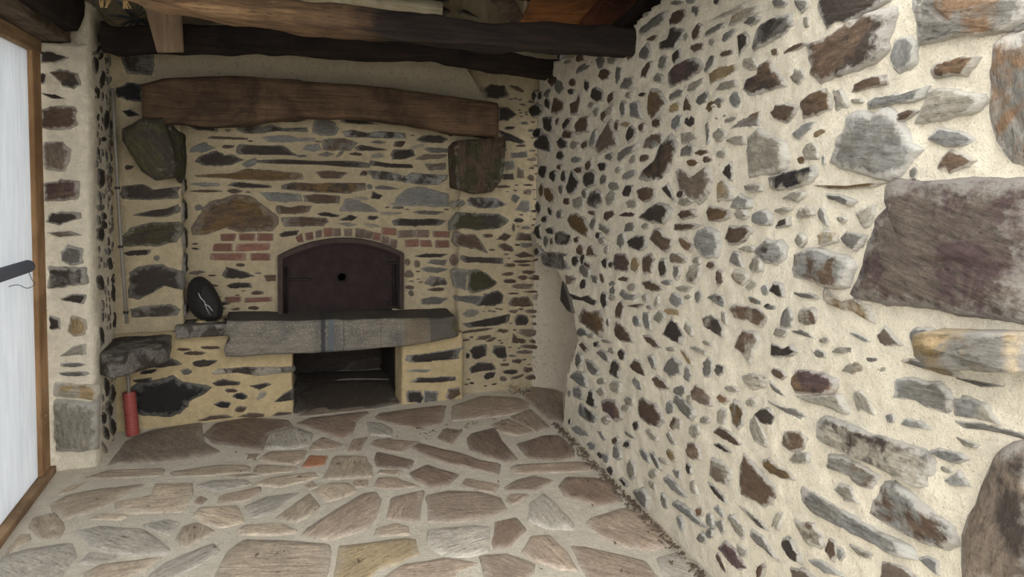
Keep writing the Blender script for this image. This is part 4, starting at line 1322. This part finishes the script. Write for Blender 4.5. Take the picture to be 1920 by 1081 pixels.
# ------------------------------------------------------------------ hearth
def slabmat():
    N = NT('hearth_slate'); v = N.coord('Object', rand=False); vs = N.coord('Object', (3, 3, 22), False)
    sep = N.n('ShaderNodeSeparateXYZ'); N.l(v, sep.inputs[0]); X, Z = sep.outputs[0], sep.outputs[2]
    st = N.noise(vs, 3, 6, .7, .4); g = N.noise(v, 130, 4, .8); big = N.noise(v, 5, 4, .6)
    col = N.mix(N.ramp(st, .3, .7), lin((98, 92, 84)), lin((132, 124, 112)))
    col = N.mix(N.ramp(big, .45, .65), col, lin((86, 84, 80)))
    col = N.mix(N.ramp(g, .54, .64), col, lin((158, 148, 130)))
    def band(x0, x1, c, k, soft=.006):
        m = N.math('MULTIPLY', N.ramp(N.math('ADD', X, N.math('MULTIPLY', st, .012)), 0, 1), 1.0)
        w = N.math('ADD', X, N.math('MULTIPLY', st, .02))
        lo = N.math('SMOOTH_MIN', N.math('MULTIPLY', N.math('SUBTRACT', w, x0), 1 / soft), 1, .1)
        hi = N.math('SMOOTH_MIN', N.math('MULTIPLY', N.math('SUBTRACT', x1, w), 1 / soft), 1, .1)
        f = N.math('MAXIMUM', N.math('MULTIPLY', N.math('MAXIMUM', lo, 0), N.math('MAXIMUM', hi, 0)), 0)
        return lambda cc: N.mix(N.math('MULTIPLY', f, k), cc, lin(c))
    for x0, x1, c, k in ((.245, .275, (52, 52, 54), .9), (.285, .325, (88, 94, 100), .8), (.375, .385, (40, 38, 36), .9), (.595, .603, (44, 40, 36), .9), (.69, .697, (50, 46, 42), .8), (.90, 1.3, (74, 68, 60), .75), (.74, .9, (112, 94, 66), .45)):
        col = band(x0, x1, c, k)(col)
    gn = N.n('ShaderNodeNewGeometry'); sn = N.n('ShaderNodeSeparateXYZ'); N.l(gn.outputs['True Normal'], sn.inputs[0])
    col = N.mix(N.math('MULTIPLY', N.ramp(sn.outputs[2], .5, .8), .8), col, lin((58, 52, 46)))   # ash and soot lying on the top
    nb = N.bump(st, .6, .015); nb = N.bump(g, .5, .006, nb)
    return N.done(col, .8, nb, .3)
def hs(a, b, c):
    xl = on_y((424, 640), 3.97).x; xr_ = on_y((852, 620), 3.97).x
    x = xl + (xr_ - xl) * a
    zt = interp([(-.3, .606), (-.06, .592), (.87, .56), (1.06, .555)], x) + .014 * b; zb = interp([(-.3, .41), (-.2, .396), (.3, .388), (.69, .386), (.87, .396), (1.06, .424)], x)
    q = Vector((x, 3.97 + .3 * b, zb + (zt - zb) * c))
    e = abs(a - .5) * 2; cc = abs(c - .5) * 2
    if b < .05: q.y += .008 * (cc > .99)
    q.x += (.03 * mn.noise(Vector((c * 3, a, 4.0)))) * (e > .95)
    w = fbm(q * 9) * .006 + mn.noise(q * 4) * .006
    return q + Vector((w * (e > .9), -w * (b < .1), w * (cc > .9)))
slab_o = rough_block('hearth_slab', hs, (60, 10, 12), slabmat()); tag(slab_o, 'massive grey slate hearth slab beneath the iron oven door', 'slab')
M_LEDGE = stone_mat('gd', .25, 1.0)
def lg(a, b, c):
    x = -.535 + (.285 + .03 * c) * a; zt = .585; zb = .515
    q = Vector((x, 4.0 + .19 * b + .01 * (c < .5), zb + (zt - zb) * c)); w = fbm(q * 11) * .008
    return q + Vector((0, -w * (b < .1), w * .6))
led = rough_block('hearth_ledge', lg, (30, 8, 5), M_LEDGE); tag(led, 'thin dark slate ledge carrying the loose black stone', 'slab')
sp = [on_z(p, .53) for p in [(183, 664), (214, 672), (318, 644)]] + [Vector((-.56, 4.05, .53)), Vector((-.86, 4.05, .53))]
sp[0].x = min(sp[0].x, -.85)
def shelf_mesh():
    ring = [Vector(p) for p in smooth_poly([(p.x, p.y) for p in sp], .03, 1)]
    n = len(ring); c = sum(ring, Vector((0, 0))) / n; V = []; Fc = []
    for z, k in ((.425, .93), (.435, .97), (.47, .99), (.51, 1.0), (.53, .995), (.537, .95), (.537, .6), (.537, .3)):
        for p in ring:
            q = c + (p - c) * k; w = fbm(Vector((q.x * 12, q.y * 12, z * 30))) * .008
            V.append((q.x + w, q.y - w, z + w * .7 + (.02 * (q.y - 3.65) if z < .45 else 0)))
    for r in range(7):
        for i in range(n):
            j = (i + 1) % n; Fc.append((r * n + i, r * n + j, (r + 1) * n + j, (r + 1) * n + i))
    Fc.append(tuple(range(n))[::-1]); Fc.append(tuple(7 * n + i for i in range(n)))
    o = mesh_obj('corner_shelf', V, Fc, stone_mat('gd', .5))
    import bmesh
    bm = bmesh.new(); bm.from_mesh(o.data); bmesh.ops.recalc_face_normals(bm, faces=bm.faces); bm.to_mesh(o.data); bm.free()
    return o
sh = shelf_mesh(); tag(sh, 'rough schist slab shelf projecting from the corner of the left return wall', 'shelf')

# loose black stone with white veins, leaning in the corner of the ledge
def black_stone():
    root = empty('loose_stone', (-.39, 4.09, .59))
    out = [(352, 575), (349, 548), (354, 528), (366, 518), (380, 518), (396, 530), (408, 550), (418, 572), (419, 590), (412, 599), (390, 601), (372, 599), (360, 588)]
    P = [on_y(p, 4.09) for p in out]; c = sum(P, Vector()) / len(P)
    import bmesh
    bm = bmesh.new()
    for p in P: bm.verts.new((p.x, 4.09, p.z)); bm.verts.new((p.x * .9 + c.x * .1, 4.15, p.z * .9 + c.z * .1))
    for p in [(374, 540), (384, 534), (398, 548), (409, 574), (408, 592), (386, 594), (376, 584), (372, 552)]: bm.verts.new(on_y(p, 4.015))
    for p in [(357, 556), (362, 538), (361, 580)]: bm.verts.new(on_y(p, 4.05))
    bmesh.ops.convex_hull(bm, input=bm.verts[:])
    bmesh.ops.bevel(bm, geom=bm.edges[:], offset=.006, segments=2, affect='EDGES')
    me = bpy.data.meshes.new('body'); bm.to_mesh(me); bm.free(); me.materials.append(stone_mat('k', .05))
    me.attributes.new('rim', 'FLOAT', 'POINT')
    o = bpy.data.objects.new('body', me); COL.objects.link(o)
    chi(o, root)
    M_V = plain_mat('quartz_vein', (176, 174, 168), .6, .15, 60)
    for ctrl in ([(372, 549), (376, 558), (383, 565), (387, 577), (394, 590)], [(385, 570), (392, 574), (399, 583)]):
        t = tube('quartz_vein', [on_y(p, 4.014) for p in ctrl], [.002, .003, .0025, .002, .0012][:len(ctrl)], M_V, None, 6); chi(t, root)
    tag(root, 'loose black stone with white quartz veins leaning on the slate ledge', 'stone')
black_stone()

# ------------------------------------------------------------------ oven door
def oven_door():
    Y = 4.17
    A, B = on_y((521, 586), Y), on_y((756, 580), Y); zb = .585
    x0, x1 = A.x, B.x; xc = (x0 + x1) / 2; w = x1 - x0
    zs = on_y((521, 480), Y).z; zt = on_y((640, 446), Y).z
    root = empty('oven_door', (xc, Y, zb)); tag(root, 'arched rusty iron bread oven door with a round draught hole', 'oven door')
    def arch(inset, k=28):
        h = zt - zs; R = (w * w / 4 + h * h) / (2 * h); zc = zt - R; R2 = R - inset; hw = w / 2 - inset
        a = math.asin(min(1, hw / R2)); pts = [(-hw, zb + (inset > 0) * .0)]
        for i in range(k + 1):
            t = -a + 2 * a * i / k; pts.append((R2 * math.sin(t), zc + R2 * math.cos(t)))
        pts.append((hw, zb)); return pts
    def ringmesh(name, o_in, i_in, yf, yb, mat):
        o, i = arch(o_in), arch(i_in); n = len(o); V = []
        for y, r in ((yf, o), (yf, i), (yb, o), (yb, i)): V += [(xc + p[0], y, p[1]) for p in r]
        Fc = []
        for k in range(n - 1):
            Fc += [(k, k + 1, n + k + 1, n + k), (n + k, n + k + 1, 3 * n + k + 1, 3 * n + k), (k + 1, k, 2 * n + k, 2 * n + k + 1)]
        m = mesh_obj(name, V, Fc, mat, None, False)
        import bmesh
        bm = bmesh.new(); bm.from_mesh(m.data); bmesh.ops.recalc_face_normals(bm, faces=bm.faces); bm.to_mesh(m.data); bm.free()
        return chi(m, root)
    ringmesh('frame', 0, .028, Y - .02, Y + .06, M_IRONF)
    ringmesh('frame_lip', .028, .042, Y + .0, Y + .06, M_IRON)
    # leaf with a real hole
    hx, hz, hr = on_y((641, 519), Y + .02).x - xc, on_y((641, 519), Y + .02).z, .024
    o = arch(.042, 26); m = len(o)
    # densify the outline to one vertex per angle about the hole
    K = 64; ring = []
    def hit(t):
        d = (math.cos(t), math.sin(t)); best = 9
        for q in range(m):
            a, b = o[q], o[(q + 1) % m]
            ex, ez = b[0] - a[0], b[1] - a[1]; den = d[0] * ez - d[1] * ex
            if abs(den) < 1e-9: continue
            ax, az = a[0] - hx, a[1] - hz
            s = (ax * ez - az * ex) / den; u = (ax * d[1] - az * d[0]) / den
            if s > 0 and -1e-6 <= u <= 1 + 1e-6: best = min(best, s)
        return best
    V = []; Fc = []
    angs = sorted([2 * math.pi * k / K for k in range(K)] + [math.atan2(o[q][1] - hz, o[q][0] - hx) % (2 * math.pi) for q in (0, 1, m - 2, m - 1)])
    K = len(angs)
    for y in (Y + .02, Y + .04):
        for kk in (0, .5, 1):
            for t in angs:
                s = hr + (hit(t) - hr) * kk; V.append((xc + hx + s * math.cos(t), y + (0 if kk else 0), hz + s * math.sin(t)))
    for layer in range(2):
        b = layer * 3 * K
        for r in range(2):
            for k in range(K):
                l = (k + 1) % K; f = (b + r * K + k, b + r * K + l, b + (r + 1) * K + l, b + (r + 1) * K + k); Fc.append(f if layer else f[::-1])
    for k in range(K):
        l = (k + 1) % K; Fc.append((k, l, 3 * K + l, 3 * K + k)); Fc.append((2 * K + l, 2 * K + k, 5 * K + k, 5 * K + l))
    leaf = chi(mesh_obj('leaf', V, Fc, M_IRON, None, False), root)
    # dark oven chamber behind
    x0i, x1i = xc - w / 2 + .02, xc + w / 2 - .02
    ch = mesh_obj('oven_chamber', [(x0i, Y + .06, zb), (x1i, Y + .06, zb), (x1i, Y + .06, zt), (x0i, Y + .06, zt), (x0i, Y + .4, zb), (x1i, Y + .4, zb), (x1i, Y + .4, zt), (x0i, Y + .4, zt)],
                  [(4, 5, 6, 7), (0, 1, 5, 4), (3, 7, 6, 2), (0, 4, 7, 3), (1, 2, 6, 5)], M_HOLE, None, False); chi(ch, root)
    hb = [Vector((xc + hx + math.cos(t) * .028, Y + .01, hz + math.sin(t) * .028)) for t in [2 * math.pi * k / 24 for k in range(25)]]
    chi(tube('hole_rim', hb, .004, M_IRON2, None, 6, cap=False), leaf)
    for px in (738, 744, 750):
        p0, p1 = on_y((px, 495), Y), on_y((px, 572), Y)
        chi(tube('hinge_rod', [(p0.x, Y - .004, p0.z), (p0.x, Y - .004, p1.z)], .006, M_IRON2, None, 8), root)
    for z in (on_y((745, 493), Y).z, on_y((745, 567), Y).z):
        chi(slab('hinge_strap', [(x1 - .10, Y - .004, z - .008), (x1 - .005, Y - .004, z - .008), (x1 - .005, Y - .004, z + .008), (x1 - .10, Y - .004, z + .008)], .016, M_IRON2, None, (0, 1, 0)), leaf)
    zl = on_y((535, 525), Y).z
    chi(slab('latch_bar', [(x0 + .03, Y - .002, zl - .006), (x0 + .19, Y - .002, zl - .006), (x0 + .19, Y - .002, zl + .006), (x0 + .03, Y - .002, zl + .006)], .014, M_IRON2, None, (0, 1, 0)), leaf)
    for px in (533, 538):
        p0 = on_y((px, 500), Y); chi(tube('latch_rod', [(p0.x, Y - .002, p0.z), (p0.x, Y - .002, zb + .01)], .005, M_IRON2, None, 8), root)
oven_door()

# ------------------------------------------------------------------ pipes, conduits, brush
root = empty('wall_conduit', on_y((240, 600), 3.97))
chi(tube('pipe', [on_y(p, 3.965) for p in [(211, 165), (214, 230), (219, 320), (224, 410), (230, 500), (238, 606)]], .0085, M_GREYP, None, 10), root)
for p in [(220, 352), (226, 462), (236, 585)]:
    q = on_y(p, 3.965); chi(tube('clip', [q + Vector((0, 0, .006)), q - Vector((0, 0, .006))], .013, M_CLIP, None, 10), root)
tag(root, 'thin grey plastic conduit clipped upright in the corner beside the hearth', 'conduit')
w = tube('cable', curve_pts([on_y(p, 3.8) for p in [(168, -8), (180, 10), (196, 26), (214, 42), (219, 52), (217, 64), (213, 76)]], 8), .0045, M_GREYP, None, 8)
tag(w, 'loose grey cable dangling in the dark roof corner', 'cable')
def corrugated(name, a, b, r, mat, parent, pitch=.011, bend=None):
    n = int((b - a).length / pitch); pts = []; rr = []
    for i in range(n * 4 + 1):
        t = i / (n * 4); pts.append(a.lerp(b, t)); rr.append(r * (1, .99, .8, .8)[i % 4])
    return chi(tube(name, pts, rr, mat, None, 18), parent)
a, b = on_y((242, 735), 4.0), on_y((249, 800), 4.0); a.y = b.y = 4.0; b.z = .006
root = empty('red_conduit', b); corrugated('sleeve', b, a, .034, M_REDP, root, .0115)
chi(tube('inner_pipe', [a - Vector((0, 0, .03)), a + Vector((-.005, 0, .11))], .009, M_GREYP, None, 10), root)
tag(root, 'red corrugated conduit standing on the floor in the corner', 'conduit')
a = on_x((52, 499), XPAN + .03); b = on_x((-70, 507), XPAN + .03); b.z = a.z + .0; b.x = XPAN - .012; a.x = XPAN + .035
d0 = Vector((XPAN + .03, a.y, a.z)); d1 = Vector((XPAN + .03, a.y - .55, a.z + .012))
root = empty('grey_conduit', d1); corrugated('sleeve', d1, d0, .027, M_DKP, root, .013)
chi(tube('pull_wire', curve_pts([on_x(p, XPAN + .028) for p in [(51, 503), (56, 515), (60, 524), (66, 531), (60, 537), (50, 540), (38, 535), (28, 534), (17, 537)]], 6), .0016, M_WIRE, None, 6), root)
tag(root, 'dark grey corrugated conduit with a loose pull wire on the white panel', 'conduit')
# chimney brush
root = empty('chimney_brush', on_y((252, 34), 3.9)); hub = on_y((253, 35), 3.9)
chi(tube('hub', [hub + Vector((0, -.015, 0)), hub + Vector((0, .015, 0))], .018, M_BRUSH, None, 12), root)
rnd = random.Random(3)
for k in range(44):
    t = rnd.uniform(math.pi * .98, math.pi * 2.05) if k < 36 else rnd.uniform(0, math.pi)
    L = rnd.uniform(.1, .135); e = hub + Vector((math.cos(t) * L, rnd.uniform(-.05, .05), math.sin(t) * L))
    chi(tube('bristle', [hub, hub.lerp(e, .5) + Vector((0, 0, .004)), e], [.0028, .0022, .0012], M_BRUSH, None, 5), root)
chi(tube('rod', [hub, hub + Vector((-.12, -.12, .13))], .008, M_BRUSH, None, 8), root)
tag(root, 'grey chimney sweeping brush hung in the dark corner under the roof', 'brush')
t = tube('white_tube', [on_y((291, 36), 3.75), on_y((255, -14), 3.75)], .013, M_WHITEP, None, 12); tag(t, 'white plastic tube poking down beside the hanging plank', 'tube')
for k, (cx, cy) in enumerate([(195, 0), (236, 2)]):
    root = empty('bark_strip', on_y((cx, cy), 3.2))
    for j in range(6):
        r2 = random.Random(j + k * 10); x = cx + r2.uniform(-8, 8)
        chi(tube('strip', curve_pts([on_y((x, cy - 16), 3.2), on_y((x + r2.uniform(-5, 5), cy), 3.18), on_y((x + r2.uniform(-6, 6), cy + 14), 3.2)], 4), .003, M_STRAW, None, 5), root)
    tag(root, ('curled straw coloured bark strips hanging over the cable', 'curled straw coloured bark strips hanging over the chimney brush')[k], 'bark')

# ------------------------------------------------------------------ litter on the floor
def litter():
    V = []; Fc = []; r = random.Random(11)
    def bit(x, y, L, w):
        t = r.uniform(0, 6.28); c, s = math.cos(t), math.sin(t); b = len(V); z = .011
        for a, e, h in ((-1, -1, 0), (1, -1, 0), (1, 1, 0), (-1, 1, 0), (-.8, -.6, 1), (.8, -.6, 1), (.8, .6, 1), (-.8, .6, 1)):
            V.append((x + a * L * c - e * w * s, y + a * L * s + e * w * c, z + h * w * 1.2))
        Fc.extend([tuple(b + i for i in f) for f in ((4, 5, 6, 7), (0, 1, 5, 4), (1, 2, 6, 5), (2, 3, 7, 6), (3, 0, 4, 7))])
    for _ in range(330):
        y = 1.75 + 1.7 * r.random() ** .9; bit(xr(y) - .015 - abs(r.gauss(0, .022)), y, r.uniform(.003, .014), r.uniform(.002, .004))
    for _ in range(60): bit(r.uniform(-.8, 1.4), r.uniform(1.9, 4.0), r.uniform(.003, .012), r.uniform(.0015, .003))
    for _ in range(40): bit(r.gauss(.95, .18), r.gauss(3.55, .05), r.uniform(.005, .015), .002)
    o = mesh_obj('floor_litter', V, Fc, M_DIRT, None, False); tag(o, 'dry twigs and crumbs strewn on the paving and along the wall foot', 'litter', None, 'stuff')
litter()
root = empty('dry_weed', on_z((970, 738), 0)); rr = random.Random(5)
for k in range(26):
    p = on_z((rr.gauss(968, 12), rr.gauss(738, 3)), 0); p.z = .006
    e = p + Vector((rr.uniform(-.06, .06), rr.uniform(-.05, .03), rr.uniform(.015, .05)))
    chi(tube('stalk', [p, p.lerp(e, .5) + Vector((0, 0, .012)), e], [.0022, .0018, .001], M_STRAW if k % 2 else M_BRUSH, None, 5), root)
tag(root, 'dried grey weed tuft on the paving in the corner by the recess', 'weed')
